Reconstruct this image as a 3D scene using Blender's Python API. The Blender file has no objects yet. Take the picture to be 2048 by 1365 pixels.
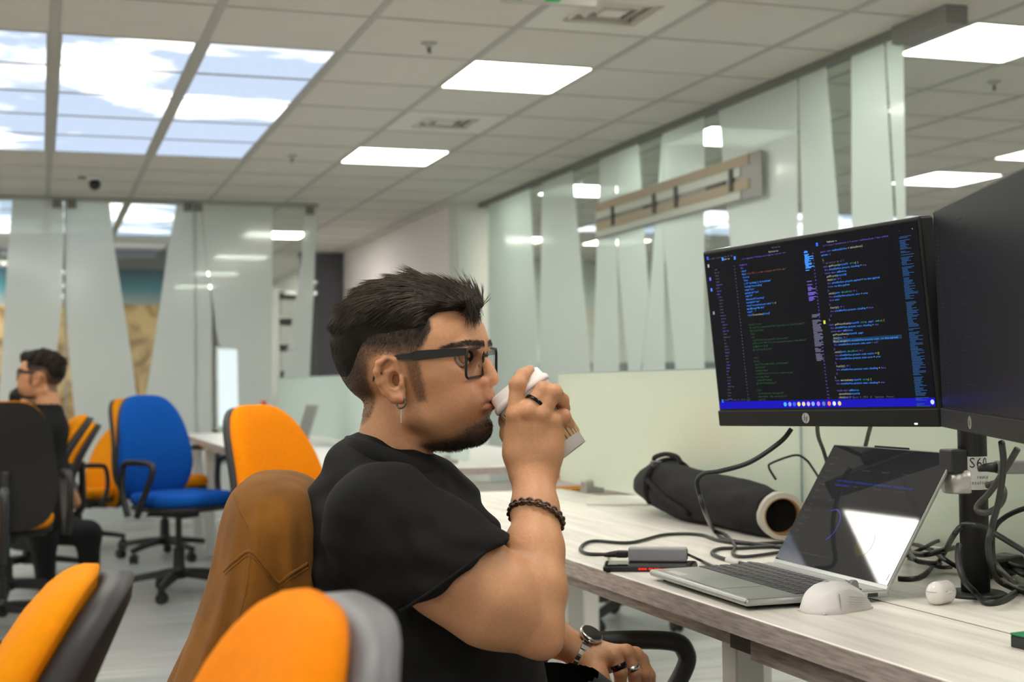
import bpy, bmesh, math, random
import numpy as np
from mathutils import Vector, Matrix
from mathutils.bvhtree import BVHTree
random.seed(7); rng = np.random.default_rng(7)
sc = bpy.context.scene
COL = sc.collection
# ------------------------------------------------------------------ camera
FPX, YAW, PITCH, ROLL, CAMH = 2771.28, .328659, .0297773, -.0136637, 1.06
_f = np.array([math.sin(YAW)*math.cos(PITCH), math.cos(YAW)*math.cos(PITCH), math.sin(PITCH)])
_r = np.array([math.cos(YAW), -math.sin(YAW), 0.0]); _u = np.cross(_r, _f)
CR = math.cos(ROLL)*_r + math.sin(ROLL)*_u
CU = -math.sin(ROLL)*_r + math.cos(ROLL)*_u
CF = _f
CP = np.array([0, 0, CAMH])
cd = bpy.data.cameras.new('camera'); cam = bpy.data.objects.new('camera', cd); COL.objects.link(cam)
cd.sensor_width = 36; cd.sensor_fit = 'HORIZONTAL'; cd.lens = FPX*36/2048; cd.clip_start = .05
cd.dof.use_dof = True; cd.dof.focus_distance = 1.95; cd.dof.aperture_fstop = 6.0
m = Matrix.Identity(4)
for i in range(3):
    m[i][0], m[i][1], m[i][2], m[i][3] = CR[i], CU[i], -CF[i], CP[i]
cam.matrix_world = m
sc.camera = cam
# ------------------------------------------------------------------ world and exposure
w = bpy.data.worlds.new('world'); sc.world = w; w.use_nodes = True
w.node_tree.nodes['Background'].inputs[0].default_value = (.8, .85, .9, 1)
w.node_tree.nodes['Background'].inputs[1].default_value = .25
vs = sc.view_settings
vs.view_transform = 'Standard'; vs.look = 'None'; vs.exposure = 0.62; vs.gamma = 1; vs.use_curve_mapping = False
LED = 11.0          # radiance of the ceiling light panels
SKY_LIT = 1.9      # radiance of the printed sky panels
cy = sc.cycles
cy.max_bounces = 10; cy.diffuse_bounces = 4; cy.glossy_bounces = 4; cy.transmission_bounces = 8; cy.transparent_max_bounces = 24
cy.caustics_reflective = False; cy.caustics_refractive = False; cy.sample_clamp_indirect = 6.0
cy.use_denoising = True

# ------------------------------------------------------------------ helpers
def ray(px, py): return CF + CR*(px-1024)/FPX - CU*(py-682.5)/FPX
def at(px, py, Z): return CP + ray(px, py)*Z
def on(px, py, ax, v):
    d = ray(px, py); return CP + d*((v-CP[ax])/d[ax])
def onz(px, py, z): return on(px, py, 2, z)
def V(p): return Vector([float(q) for q in p])
MATS = {}
def mat(name, col=(.5,.5,.5), rough=.5, metal=0., spec=.5, noise=None, bump=None, emit=None, estr=0., sheen=0., coat=0., attr=None, sss=0., alpha=None):
    """noise=(scale, amount[, (sx,sy,sz)]) varies the colour; bump=(scale, strength[, (sx,sy,sz)])"""
    if name in MATS: return MATS[name]
    M = bpy.data.materials.new(name); M.use_nodes = True; nt = M.node_tree; N = nt.nodes; L = nt.links
    b = N['Principled BSDF']
    b.inputs['Base Color'].default_value = (*col, 1); b.inputs['Roughness'].default_value = rough
    b.inputs['Metallic'].default_value = metal; b.inputs['Specular IOR Level'].default_value = spec
    if sheen: b.inputs['Sheen Weight'].default_value = sheen; b.inputs['Sheen Roughness'].default_value = .5
    if coat: b.inputs['Coat Weight'].default_value = coat; b.inputs['Coat Roughness'].default_value = .1
    if sss:
        b.inputs['Subsurface Weight'].default_value = sss; b.inputs['Subsurface Radius'].default_value = (1, .35, .2); b.inputs['Subsurface Scale'].default_value = .006
    if emit: b.inputs['Emission Color'].default_value = (*emit, 1); b.inputs['Emission Strength'].default_value = estr
    tc = N.new('ShaderNodeTexCoord')
    def tex(scale, st):
        mp = N.new('ShaderNodeMapping'); L.new(tc.outputs['Object'], mp.inputs[0]); mp.inputs['Scale'].default_value = st
        n = N.new('ShaderNodeTexNoise'); n.inputs['Scale'].default_value = scale; n.inputs['Detail'].default_value = 5; L.new(mp.outputs[0], n.inputs['Vector']); return n
    src = None
    if attr:
        a = N.new('ShaderNodeVertexColor'); a.layer_name = attr; src = a.outputs['Color']; L.new(src, b.inputs['Base Color'])
    if noise:
        n = tex(noise[0], noise[2] if len(noise) > 2 else (1,1,1))
        mr = N.new('ShaderNodeMapRange'); mr.inputs['From Min'].default_value = .3; mr.inputs['From Max'].default_value = .7
        mr.inputs['To Min'].default_value = 1-noise[1]; mr.inputs['To Max'].default_value = 1+noise[1]; L.new(n.outputs['Fac'], mr.inputs[0])
        mx = N.new('ShaderNodeVectorMath'); mx.operation = 'SCALE'
        if src is not None: L.new(src, mx.inputs[0])
        else: mx.inputs[0].default_value = col
        L.new(mr.outputs[0], mx.inputs['Scale']); L.new(mx.outputs[0], b.inputs['Base Color'])
    if bump:
        n = tex(bump[0], bump[2] if len(bump) > 2 else (1,1,1))
        bp = N.new('ShaderNodeBump'); bp.inputs['Strength'].default_value = bump[1]; bp.inputs['Distance'].default_value = .002
        L.new(n.outputs['Fac'], bp.inputs['Height']); L.new(bp.outputs[0], b.inputs['Normal'])
    MATS[name] = M; return M
def emis(name, col, s):
    if name in MATS: return MATS[name]
    M = bpy.data.materials.new(name); M.use_nodes = True; nt = M.node_tree; nt.nodes.clear()
    o = nt.nodes.new('ShaderNodeOutputMaterial'); e = nt.nodes.new('ShaderNodeEmission'); e.inputs[0].default_value = (*col, 1); e.inputs[1].default_value = s
    nt.links.new(e.outputs[0], o.inputs[0]); MATS[name] = M; return M
def clear_glass(name, tint=(.93,.97,.95), refl=.08):
    """thin architectural glass: straight-through transparency plus a fresnel mirror"""
    if name in MATS: return MATS[name]
    M = bpy.data.materials.new(name); M.use_nodes = True; nt = M.node_tree; N = nt.nodes; L = nt.links; N.clear()
    o = N.new('ShaderNodeOutputMaterial'); t = N.new('ShaderNodeBsdfTransparent'); t.inputs[0].default_value = (*tint, 1)
    g = N.new('ShaderNodeBsdfGlossy'); g.inputs['Roughness'].default_value = .02; g.inputs[0].default_value = (1,1,1,1)
    ge = N.new('ShaderNodeNewGeometry'); dt = N.new('ShaderNodeVectorMath'); dt.operation = 'DOT_PRODUCT'; L.new(ge.outputs['Incoming'], dt.inputs[0]); L.new(ge.outputs['Normal'], dt.inputs[1])
    ab = N.new('ShaderNodeMath'); ab.operation = 'ABSOLUTE'; L.new(dt.outputs['Value'], ab.inputs[0])
    om = N.new('ShaderNodeMath'); om.operation = 'SUBTRACT'; om.inputs[0].default_value = 1; L.new(ab.outputs[0], om.inputs[1])
    pw = N.new('ShaderNodeMath'); pw.operation = 'POWER'; pw.inputs[1].default_value = 5; L.new(om.outputs[0], pw.inputs[0])
    mm = N.new('ShaderNodeMath'); mm.operation = 'MULTIPLY_ADD'; mm.inputs[1].default_value = .9; mm.inputs[2].default_value = refl/2; L.new(pw.outputs[0], mm.inputs[0])
    mx = N.new('ShaderNodeMixShader'); L.new(mm.outputs[0], mx.inputs[0]); L.new(t.outputs[0], mx.inputs[1]); L.new(g.outputs[0], mx.inputs[2]); L.new(mx.outputs[0], o.inputs[0])
    MATS[name] = M; return M
def frosted(name, col=(.86,.9,.88), see=.12, trans=.5, gl=.06):
    """etched film: diffuses light both ways, lets a little straight through, with a soft sheen"""
    if name in MATS: return MATS[name]
    M = bpy.data.materials.new(name); M.use_nodes = True; nt = M.node_tree; N = nt.nodes; L = nt.links; N.clear()
    o = N.new('ShaderNodeOutputMaterial'); d = N.new('ShaderNodeBsdfDiffuse'); d.inputs[0].default_value = (*col, 1)
    tr = N.new('ShaderNodeBsdfTranslucent'); tr.inputs[0].default_value = (*col, 1)
    a = N.new('ShaderNodeMixShader'); a.inputs[0].default_value = trans; L.new(d.outputs[0], a.inputs[1]); L.new(tr.outputs[0], a.inputs[2])
    t = N.new('ShaderNodeBsdfTransparent'); t.inputs[0].default_value = (.9,.97,.94,1)
    b = N.new('ShaderNodeMixShader'); b.inputs[0].default_value = see; L.new(a.outputs[0], b.inputs[1]); L.new(t.outputs[0], b.inputs[2])
    g = N.new('ShaderNodeBsdfGlossy'); g.inputs['Roughness'].default_value = .12
    c = N.new('ShaderNodeMixShader'); c.inputs[0].default_value = gl; L.new(b.outputs[0], c.inputs[1]); L.new(g.outputs[0], c.inputs[2])
    L.new(c.outputs[0], o.inputs[0]); MATS[name] = M; return M

def link(o, parent=None):
    COL.objects.link(o)
    if parent is not None: o.parent = parent
    return o
def mesh_obj(name, me, m, parent=None, smooth=False, loc=None):
    if m is not None and len(me.materials) == 0: me.materials.append(m)
    if smooth: me.polygons.foreach_set('use_smooth', [True]*len(me.polygons))
    o = bpy.data.objects.new(name, me); link(o, parent)
    if loc is not None: o.location = loc
    return o
def pymesh(name, vs, fs):
    me = bpy.data.meshes.new(name); me.from_pydata([tuple(map(float, v)) for v in vs], [], [tuple(map(int, f)) for f in fs]); me.update(); return me
def empty(name, loc=(0,0,0), rz=0.):
    o = bpy.data.objects.new(name, None); o.empty_display_size = .05; COL.objects.link(o); o.location = [float(c) for c in loc]; o.rotation_euler = (0,0,rz); return o
def tag(o, label, cat, group=None):
    o['label'] = label; o['category'] = cat
    if group: o['group'] = group
    return o
def struct(o, label=None):
    o['kind'] = 'structure'
    if label: o['label'] = label
    return o
def instance(src, name, parent=None, loc=None, rot=None):
    o = bpy.data.objects.new(name, src.data); link(o, parent)
    if loc is not None: o.location = loc
    if rot is not None: o.rotation_euler = rot
    return o

class MB:
    """collects simple solids into one mesh"""
    def __init__(s): s.v = []; s.f = []
    def add(s, vs, fs):
        n = len(s.v); s.v += [tuple(map(float, p)) for p in vs]; s.f += [tuple(i+n for i in f) for f in fs]; return s
    def box(s, lo, hi, T=None):
        x0,y0,z0 = lo; x1,y1,z1 = hi
        vs = [(x0,y0,z0),(x1,y0,z0),(x1,y1,z0),(x0,y1,z0),(x0,y0,z1),(x1,y0,z1),(x1,y1,z1),(x0,y1,z1)]
        if T is not None: vs = [T @ Vector(p) for p in vs]
        return s.add(vs, [(0,3,2,1),(4,5,6,7),(0,1,5,4),(1,2,6,5),(2,3,7,6),(3,0,4,7)])
    def rbox(s, lo, hi, r=.004, seg=2, T=None):
        bm = bmesh.new(); bmesh.ops.create_cube(bm, size=1)
        lo = np.array(lo, float); hi = np.array(hi, float); c = (lo+hi)/2; e = hi-lo
        for v in bm.verts: v.co = Vector([c[i]+v.co[i]*e[i] for i in range(3)])
        bmesh.ops.bevel(bm, geom=bm.edges[:], offset=min(r, min(e)*.49), segments=seg, affect='EDGES', profile=.5)
        bm.verts.index_update(); vs = [v.co.copy() for v in bm.verts]; fs = [[v.index for v in f.verts] for f in bm.faces]; bm.free()
        if T is not None: vs = [T @ p for p in vs]
        return s.add(vs, fs)
    def prism(s, poly, z0, z1, T=None):
        n = len(poly); vs = [(p[0],p[1],z0) for p in poly]+[(p[0],p[1],z1) for p in poly]
        if T is not None: vs = [T @ Vector(p) for p in vs]
        return s.add(vs, [tuple(range(n-1,-1,-1)), tuple(range(n,2*n))]+[(i,(i+1)%n,n+(i+1)%n,n+i) for i in range(n)])
    def tube(s, pts, r, n=8, closed=False, cap=True):
        P = [np.array(p, float) for p in pts]; m_ = len(P); rr = r if hasattr(r,'__len__') else [r]*m_
        rings = []; up = None
        for i in range(m_):
            a = P[(i-1) % m_] if (i > 0 or closed) else P[i]; b = P[(i+1) % m_] if (i < m_-1 or closed) else P[i]
            t = b-a; t = t/(np.linalg.norm(t)+1e-12)
            if up is None:
                up = np.array([0,0,1.]) if abs(t[2]) < .9 else np.array([1.,0,0])
            x = np.cross(up, t); x /= np.linalg.norm(x)+1e-12; y = np.cross(t, x); up = y
            rings.append([P[i]+rr[i]*(math.cos(2*math.pi*k/n)*x+math.sin(2*math.pi*k/n)*y) for k in range(n)])
        vs = [p for R_ in rings for p in R_]; fs = []
        for i in range(m_ if closed else m_-1):
            j = (i+1) % m_
            for k in range(n): fs.append((i*n+k, i*n+(k+1)%n, j*n+(k+1)%n, j*n+k))
        if cap and not closed: fs += [tuple(range(n-1,-1,-1)), tuple((m_-1)*n+k for k in range(n))]
        return s.add(vs, fs)
    def lathe(s, prof, n=24, T=None, c0=True, c1=True):
        vs = []; m_ = len(prof)
        for (r, z) in prof:
            for k in range(n): vs.append((r*math.cos(2*math.pi*k/n), r*math.sin(2*math.pi*k/n), z))
        fs = [(i*n+k, i*n+(k+1)%n, (i+1)*n+(k+1)%n, (i+1)*n+k) for i in range(m_-1) for k in range(n)]
        if c0: fs.append(tuple(range(n-1,-1,-1)))
        if c1: fs.append(tuple((m_-1)*n+k for k in range(n)))
        if T is not None: vs = [T @ Vector(p) for p in vs]
        return s.add(vs, fs)
    def loft(s, rings, closed=True, caps=True):
        n = len(rings[0]); vs = [p for r in rings for p in r]; fs = []
        for i in range(len(rings)-1):
            for k in range(n if closed else n-1): fs.append((i*n+k, i*n+(k+1)%n, (i+1)*n+(k+1)%n, (i+1)*n+k))
        if caps: fs += [tuple(range(n-1,-1,-1)), tuple((len(rings)-1)*n+k for k in range(n))]
        return s.add(vs, fs)
    def mesh(s, name): return pymesh(name, s.v, s.f)
    def build(s, name, m, parent=None, smooth=False, loc=None): return mesh_obj(name, s.mesh(name), m, parent, smooth, loc)
def spline(pts, n=8, closed=False):
    P = [np.array(p, float) for p in pts]; out = []; m_ = len(P)
    rng_ = range(m_ if closed else m_-1)
    for i in rng_:
        if closed: p0,p1,p2,p3 = P[i-1],P[i],P[(i+1)%m_],P[(i+2)%m_]
        else: p0,p1,p2,p3 = P[max(i-1,0)],P[i],P[i+1],P[min(i+2,m_-1)]
        for k in range(n):
            t = k/n; out.append(.5*((2*p1)+(-p0+p2)*t+(2*p0-5*p1+4*p2-p3)*t*t+(-p0+3*p1-3*p2+p3)*t**3))
    if not closed: out.append(P[-1])
    return out
def frame(o, x, y=None, z=None):
    """4x4 with given origin and axes"""
    x = np.array(x, float); x /= np.linalg.norm(x)
    if z is None: y = np.array(y, float); z = np.cross(x, y); z /= np.linalg.norm(z); y = np.cross(z, x)
    else: z = np.array(z, float); z /= np.linalg.norm(z); y = np.cross(z, x); y /= np.linalg.norm(y); x = np.cross(y, z)
    M = Matrix.Identity(4)
    for i in range(3): M[i][0], M[i][1], M[i][2], M[i][3] = float(x[i]), float(y[i]), float(z[i]), float(o[i])
    return M
_GL = {}
def glyph(ch, res):
    if (ch, res) not in _GL:
        cu = bpy.data.curves.new('txt', 'FONT'); cu.body = ch; cu.size = 1; cu.resolution_u = res; cu.align_x = 'CENTER'
        ob = bpy.data.objects.new('txt', cu); COL.objects.link(ob); dg = bpy.context.evaluated_depsgraph_get(); me = ob.evaluated_get(dg).to_mesh()
        _GL[(ch, res)] = (np.array([(v.co.x, v.co.y, 0) for v in me.vertices]).reshape(-1, 3), [tuple(p.vertices) for p in me.polygons])
        ob.evaluated_get(dg).to_mesh_clear(); bpy.data.objects.remove(ob); bpy.data.curves.remove(cu)
    return _GL[(ch, res)]
def text_mesh(items, name, res=2, adv=.475):
    """items: (string, x, y, size) -> one flat mesh in the XY plane, evenly spaced letters"""
    vs, fs = [], []
    for (t, x, y, sz_) in items:
        for q, ch in enumerate(t):
            if ch == ' ': continue
            gv, gf = glyph(ch, res); n = len(vs); vs += [(p[0]*sz_*.9+x+(q+.5)*sz_*adv, p[1]*sz_+y, 0) for p in gv]; fs += [tuple(k+n for k in f) for f in gf]
    return pymesh(name, vs, fs)

# ---- implicit surfaces for bodies and cloth
class SDF:
    def __init__(s, lo, hi, h):
        s.lo = np.array(lo, float); s.h = h; s.n = np.ceil((np.array(hi)-s.lo)/h).astype(int)+1
        s.ax = [s.lo[i]+np.arange(s.n[i])*h for i in range(3)]; s.F = np.full(s.n, .08)
    def block(s, lo, hi):
        a = np.clip(np.floor((np.array(lo)-s.lo)/s.h).astype(int), 0, s.n-1); b = np.clip(np.ceil((np.array(hi)-s.lo)/s.h).astype(int)+1, 1, s.n)
        sl = tuple(slice(a[i], max(b[i], a[i]+1)) for i in range(3))
        return sl, np.meshgrid(*[s.ax[i][sl[i]] for i in range(3)], indexing='ij', sparse=True)
    def put(s, sl, d, k, op='u'):
        F = s.F[sl]
        if op == 'u':
            hh = np.maximum(k-np.abs(F-d), 0)/k; s.F[sl] = np.minimum(F, d)-hh*hh*k*.25
        else:
            d = -d; hh = np.maximum(k-np.abs(F-d), 0)/k; s.F[sl] = np.maximum(F, d)+hh*hh*k*.25
        return s
    def cone(s, a, b, r1, r2, k=.01, q=None, qn=None, op='u'):
        """tapered capsule; q>1 flattens it along the unit direction qn"""
        a = np.array(a, float); b = np.array(b, float); R_ = max(r1, r2)+k+2*s.h
        sl, (X, Y, Z) = s.block(np.minimum(a, b)-R_, np.maximum(a, b)+R_)
        ab = b-a; L2 = ab@ab+1e-12
        t = np.clip(((X-a[0])*ab[0]+(Y-a[1])*ab[1]+(Z-a[2])*ab[2])/L2, 0, 1)
        dx = X-a[0]-t*ab[0]; dy = Y-a[1]-t*ab[1]; dz = Z-a[2]-t*ab[2]
        d2 = dx*dx+dy*dy+dz*dz
        if q: d2 = d2+(q*q-1)*(dx*qn[0]+dy*qn[1]+dz*qn[2])**2
        return s.put(sl, np.sqrt(d2)-(r1+(r2-r1)*t), k, op)
    def ball(s, c, r, k=.01, op='u', rot=None):
        c = np.array(c, float); r = np.array(r if hasattr(r,'__len__') else [r]*3, float); R_ = r.max()+k+2*s.h
        sl, (X, Y, Z) = s.block(c-R_, c+R_)
        dx, dy, dz = X-c[0], Y-c[1], Z-c[2]
        if rot is not None:
            R3 = np.array(rot); dx, dy, dz = (R3[0][0]*dx+R3[1][0]*dy+R3[2][0]*dz), (R3[0][1]*dx+R3[1][1]*dy+R3[2][1]*dz), (R3[0][2]*dx+R3[1][2]*dy+R3[2][2]*dz)
        g = np.sqrt((dx/r[0])**2+(dy/r[1])**2+(dz/r[2])**2); g2 = np.sqrt((dx/r[0]**2)**2+(dy/r[1]**2)**2+(dz/r[2]**2)**2)+1e-9
        return s.put(sl, g*(g-1)/g2, k, op)
    def chain(s, pts, rs, k=.01, **kw):
        for i in range(len(pts)-1): s.cone(pts[i], pts[i+1], rs[i], rs[i+1], k, **kw)
        return s
    def polygonize(s):
        F = s.F; S = F < 0
        c = [S[i:S.shape[0]-1+i, j:S.shape[1]-1+j, k:S.shape[2]-1+k] for i in (0,1) for j in (0,1) for k in (0,1)]
        cnt = sum(x.astype(np.int8) for x in c); act = (cnt > 0) & (cnt < 8)
        I = np.argwhere(act); idx = -np.ones(act.shape, int); idx[act] = np.arange(len(I))
        offs = np.array([(i,j,k) for i in (0,1) for j in (0,1) for k in (0,1)])
        val = np.stack([F[I[:,0]+o[0], I[:,1]+o[1], I[:,2]+o[2]] for o in offs], 1)
        acc = np.zeros((len(I), 3)); w_ = np.zeros(len(I))
        for a in range(8):
            for b in range(a+1, 8):
                if np.abs(offs[a]-offs[b]).sum() != 1: continue
                mk = (val[:,a] < 0) != (val[:,b] < 0); t = np.where(mk, val[:,a]/np.where(mk, val[:,a]-val[:,b], 1), 0)
                acc += np.where(mk[:,None], offs[a]+t[:,None]*(offs[b]-offs[a]), 0); w_ += mk
        P = s.lo+(I+acc/w_[:,None])*s.h
        quads = []
        for ax in range(3):
            o1, o2 = [(1,2),(2,0),(0,1)][ax]
            sa = [slice(None)]*3; sb = [slice(None)]*3; sa[ax] = slice(0,-1); sb[ax] = slice(1,None)
            ch = S[tuple(sa)] != S[tuple(sb)]; E_ = np.argwhere(ch)
            E_ = E_[(E_[:,o1] > 0) & (E_[:,o2] > 0) & (E_[:,o1] < F.shape[o1]-1) & (E_[:,o2] < F.shape[o2]-1)]
            d1 = np.zeros(3, int); d1[o1] = 1; d2 = np.zeros(3, int); d2[o2] = 1
            q = np.stack([idx[tuple((E_-d1-d2).T)], idx[tuple((E_-d2).T)], idx[tuple(E_.T)], idx[tuple((E_-d1).T)]], 1)
            ins = S[tuple(E_.T)]; q[~ins] = q[~ins][:, ::-1]; quads.append(q)
        Q = np.concatenate(quads); Q = Q[(Q >= 0).all(1)]
        return P, Q
def np_mesh(name, P, Q):
    me = bpy.data.meshes.new(name); n = len(P); nf, kk = Q.shape
    me.vertices.add(n); me.vertices.foreach_set('co', np.asarray(P, np.float32).ravel())
    me.loops.add(nf*kk); me.loops.foreach_set('vertex_index', np.asarray(Q, np.int32).ravel())
    me.polygons.add(nf); me.polygons.foreach_set('loop_start', np.arange(0, nf*kk, kk, dtype=np.int32))
    me.polygons.foreach_set('use_smooth', np.ones(nf, bool)); me.update(calc_edges=True); me.validate(); return me
def vcol(me, C, name='Col'):
    a = me.color_attributes.new(name, 'FLOAT_COLOR', 'POINT'); C4 = np.ones((len(me.vertices), 4), np.float32); C4[:, :3] = C; a.data.foreach_set('color', C4.ravel())
def smooth_verts(P, Q, it=2, lam=.5):
    n = len(P)
    for _ in range(it):
        acc = np.zeros_like(P); c = np.zeros(n)
        for a in range(Q.shape[1]):
            i, j = Q[:, a], Q[:, (a+1) % Q.shape[1]]
            for (u_, v_) in ((i, j), (j, i)):
                np.add.at(acc, u_, P[v_]); np.add.at(c, u_, 1)
        P = P+lam*(acc/np.maximum(c, 1)[:, None]-P)
    return P
def sstep(a, b, x): t = np.clip((x-a)/(b-a), 0, 1); return t*t*(3-2*t)
def strands(name, curves, w0, m, parent=None, n=3, loc=(0,0,0)):
    """curves: array (N, M, 3); thin tapered tubes in one mesh"""
    C = np.asarray(curves, float); N_, M_, _ = C.shape
    T = np.gradient(C, axis=1); T /= np.linalg.norm(T, axis=2, keepdims=True)+1e-9
    ref = np.array([.3, .5, .81]); x = np.cross(T, ref); x /= np.linalg.norm(x, axis=2, keepdims=True)+1e-9; y = np.cross(T, x)
    tp = (1-np.linspace(0, 1, M_)**2*.85)[None, :, None]*np.asarray(w0).reshape(-1, 1, 1)
    ring = np.stack([C+tp*(math.cos(2*math.pi*k/n)*x+math.sin(2*math.pi*k/n)*y) for k in range(n)], 2)
    P = ring.reshape(-1, 3); base = (np.arange(N_)*M_*n)[:, None, None]
    j = np.arange(M_-1)[None, :, None]; k = np.arange(n)[None, None, :]; k2 = (k+1) % n
    Q = np.stack([base+j*n+k, base+j*n+k2, base+(j+1)*n+k2, base+(j+1)*n+k], -1).reshape(-1, 4)
    me = np_mesh(name, P, Q); return mesh_obj(name, me, m, parent, loc=loc)
# ================================================================== THE SETTING
CE = CAMH+1.4615
GX = lambda i: .0625+.6*i
GY = lambda j: 5.9495+.6*j
XG, YG = 3.42, 11.05                      # side glass wall plane, far glass wall plane
M_tile = mat('ceiling_tile_white', (.66,.635,.585), .9, noise=(6,.02), bump=(160,.15))
M_bar = mat('ceiling_grid_metal', (.44,.43,.40), .6)
M_slab = mat('ceiling_slab', (.66,.635,.585), .9)
M_wall = mat('wall_paint_white', (.86,.85,.82), .85, bump=(60,.08))
M_lilac = mat('wall_paint_lilac', (.90,.85,.86), .85, bump=(60,.08))
M_green = mat('wall_paint_pale_green', (.74,.77,.70), .85, bump=(60,.08))
M_dark = mat('door_charcoal', (.10,.10,.115), .6)
M_steel = mat('brushed_steel', (.45,.45,.43), .35, .9)
M_white = mat('white_laminate', (.78,.78,.76), .45)
M_black = mat('black_plastic', (.018,.018,.02), .5)
M_grey = mat('grey_plastic', (.22,.22,.23), .5)
G_clear = clear_glass('clear_glass')
G_film = frosted('etched_film', (.85,.90,.88), .12, .5)
G_film2 = frosted('etched_film_far', (.90,.92,.92), .20, .5)

# floor: pale grey wood-look vinyl laid along X
def floor_material():
    M = bpy.data.materials.new('floor_vinyl'); M.use_nodes = True; N = M.node_tree.nodes; L = M.node_tree.links; b = N['Principled BSDF']
    tc = N.new('ShaderNodeTexCoord'); br = N.new('ShaderNodeTexBrick'); L.new(tc.outputs['Object'], br.inputs['Vector'])
    br.inputs['Scale'].default_value = 1; br.inputs['Brick Width'].default_value = 1.2; br.inputs['Row Height'].default_value = .16; br.inputs['Mortar Size'].default_value = .002
    br.inputs['Color1'].default_value = (.36,.375,.36,1); br.inputs['Color2'].default_value = (.46,.465,.445,1); br.inputs['Mortar'].default_value = (.22,.22,.21,1); br.offset = .4
    mp = N.new('ShaderNodeMapping'); mp.inputs['Scale'].default_value = (1.2, 22, 1); L.new(tc.outputs['Object'], mp.inputs[0])
    n = N.new('ShaderNodeTexNoise'); n.inputs['Scale'].default_value = 2; n.inputs['Detail'].default_value = 8; L.new(mp.outputs[0], n.inputs['Vector'])
    mr = N.new('ShaderNodeMapRange'); mr.inputs['From Min'].default_value = .3; mr.inputs['From Max'].default_value = .7; mr.inputs['To Min'].default_value = .68; mr.inputs['To Max'].default_value = 1.22; L.new(n.outputs['Fac'], mr.inputs[0])
    mx = N.new('ShaderNodeVectorMath'); mx.operation = 'SCALE'; L.new(br.outputs['Color'], mx.inputs[0]); L.new(mr.outputs[0], mx.inputs['Scale']); L.new(mx.outputs[0], b.inputs['Base Color'])
    b.inputs['Roughness'].default_value = .42; return M
struct(MB().box((-4,-3,-.1),(10,25,0)).build('floor', floor_material()))
# ceiling: suspended tiles in a metal grid
ceil_o = struct(MB().box((-4,-3,CE+.03),(10,25,CE+.2)).build('ceiling', M_slab))
SKYC = {(i,j) for i in (-2,-1,0,1) for j in range(0,5)} | {(i,j) for i in (-1,0,1) for j in range(9,13)} | {(i,j) for i in range(8,13) for j in (8,9,10)}
LEDC = {(3,j) for j in (0,4,12,16,20,24)} | {(3,j) for j in (-4,-8,-12)} | {(-5,j) for j in (-12,-8,-4,0,4)} | {(0,j) for j in (-4,-8,-12)} | {(6,j) for j in (-2,2,6,-6)} | {(10,j) for j in (2,4,-2,-6)} | {(13,3),(13,-1),(7,12),(7,14),(12,13),(9,12),(-1,-2),(-4,10),(-4,14),(-2,14),(-3,-4),(-3,-8),(-3,-12),(6,-10),(-3,4),(-3,8),(-3,12),(-6,8)}  # several panels out of view are added as fill light, beyond the repeating pattern
VENT = [(3,-2),(3,2),(11,1)]
tile0 = None
_ts = MB().box((-.297,-.297,0),(.297,.297,.02)).mesh('ceiling_tile'); _ts.materials.append(M_tile)
_rest = MB()
for i in range(-7,17):
    for j in range(-15,31):
        if (i,j) in SKYC or (i,j) in LEDC or (i,j) in VENT: continue
        inview = (-2 <= i <= 5 and -3 <= j <= 15) or (6 <= i <= 12 and -3 <= j <= 10)
        cx, cy_ = GX(i)+.3, GY(j)+.3
        if not (-4 < cx-.3 and cx+.3 < 10.2 and cy_ > -2.9 and cy_ < 24.7): continue
        if inview:
            o = bpy.data.objects.new('ceiling_tile', _ts); link(o, ceil_o); o.location = (cx, cy_, CE)
        else: _rest.box((cx-.297,cy_-.297,CE),(cx+.297,cy_+.297,CE+.02))
o = _rest.build('ceiling_tiles_beyond', M_tile, ceil_o); o['kind'] = 'stuff'
for i in range(-6,18):
    x = GX(i); wd = .019 if i in (0,1) else .015
    MB().box((x-wd,-3,CE-.004),(x+wd,25,CE+.004)).build('grid_bar', M_bar, ceil_o)
for j in range(-14,32):
    y = GY(j); MB().box((-4,y-.006,CE-.003),(10,y+.006,CE+.003)).build('grid_bar', M_bar, ceil_o)

# printed sky panels and LED panels set in the grid
def sky_material():
    M = bpy.data.materials.new('sky_print_backlit'); M.use_nodes = True; N = M.node_tree.nodes; L = M.node_tree.links; N.clear()
    o = N.new('ShaderNodeOutputMaterial'); e = N.new('ShaderNodeEmission'); g = N.new('ShaderNodeNewGeometry')
    n = N.new('ShaderNodeTexNoise'); n.inputs['Scale'].default_value = .85; n.inputs['Detail'].default_value = 4; n.inputs['Distortion'].default_value = .6; L.new(g.outputs['Position'], n.inputs['Vector'])
    cr = N.new('ShaderNodeValToRGB'); L.new(n.outputs['Fac'], cr.inputs[0]); el = cr.color_ramp.elements
    el[0].position = .44; el[0].color = (.22,.265,.335,1); el[1].position = .56; el[1].color = (1,1,1,1)
    L.new(cr.outputs[0], e.inputs[0]); e.inputs[1].default_value = SKY_LIT; L.new(e.outputs[0], o.inputs[0]); return M
M_sky = sky_material(); M_led = emis('led_diffuser', (1.0,.965,.87), LED)
M_frame = mat('panel_frame_grey', (.42,.42,.40), .5)
def frame_mesh(name, ox, oy, ix, iy):
    mb = MB()
    mb.box((-ox,-oy,0),(-ix,oy,.03)).box((ix,-oy,0),(ox,oy,.03)).box((-ix,-oy,0),(ix,-iy,.03)).box((-ix,iy,0),(ix,oy,.03))
    me = mb.mesh(name); me.materials.append(M_frame); return me
f_sky = frame_mesh('frame', .299,.299,.268,.288); f_led = frame_mesh('frame', .299,.299,.284,.284)
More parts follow.
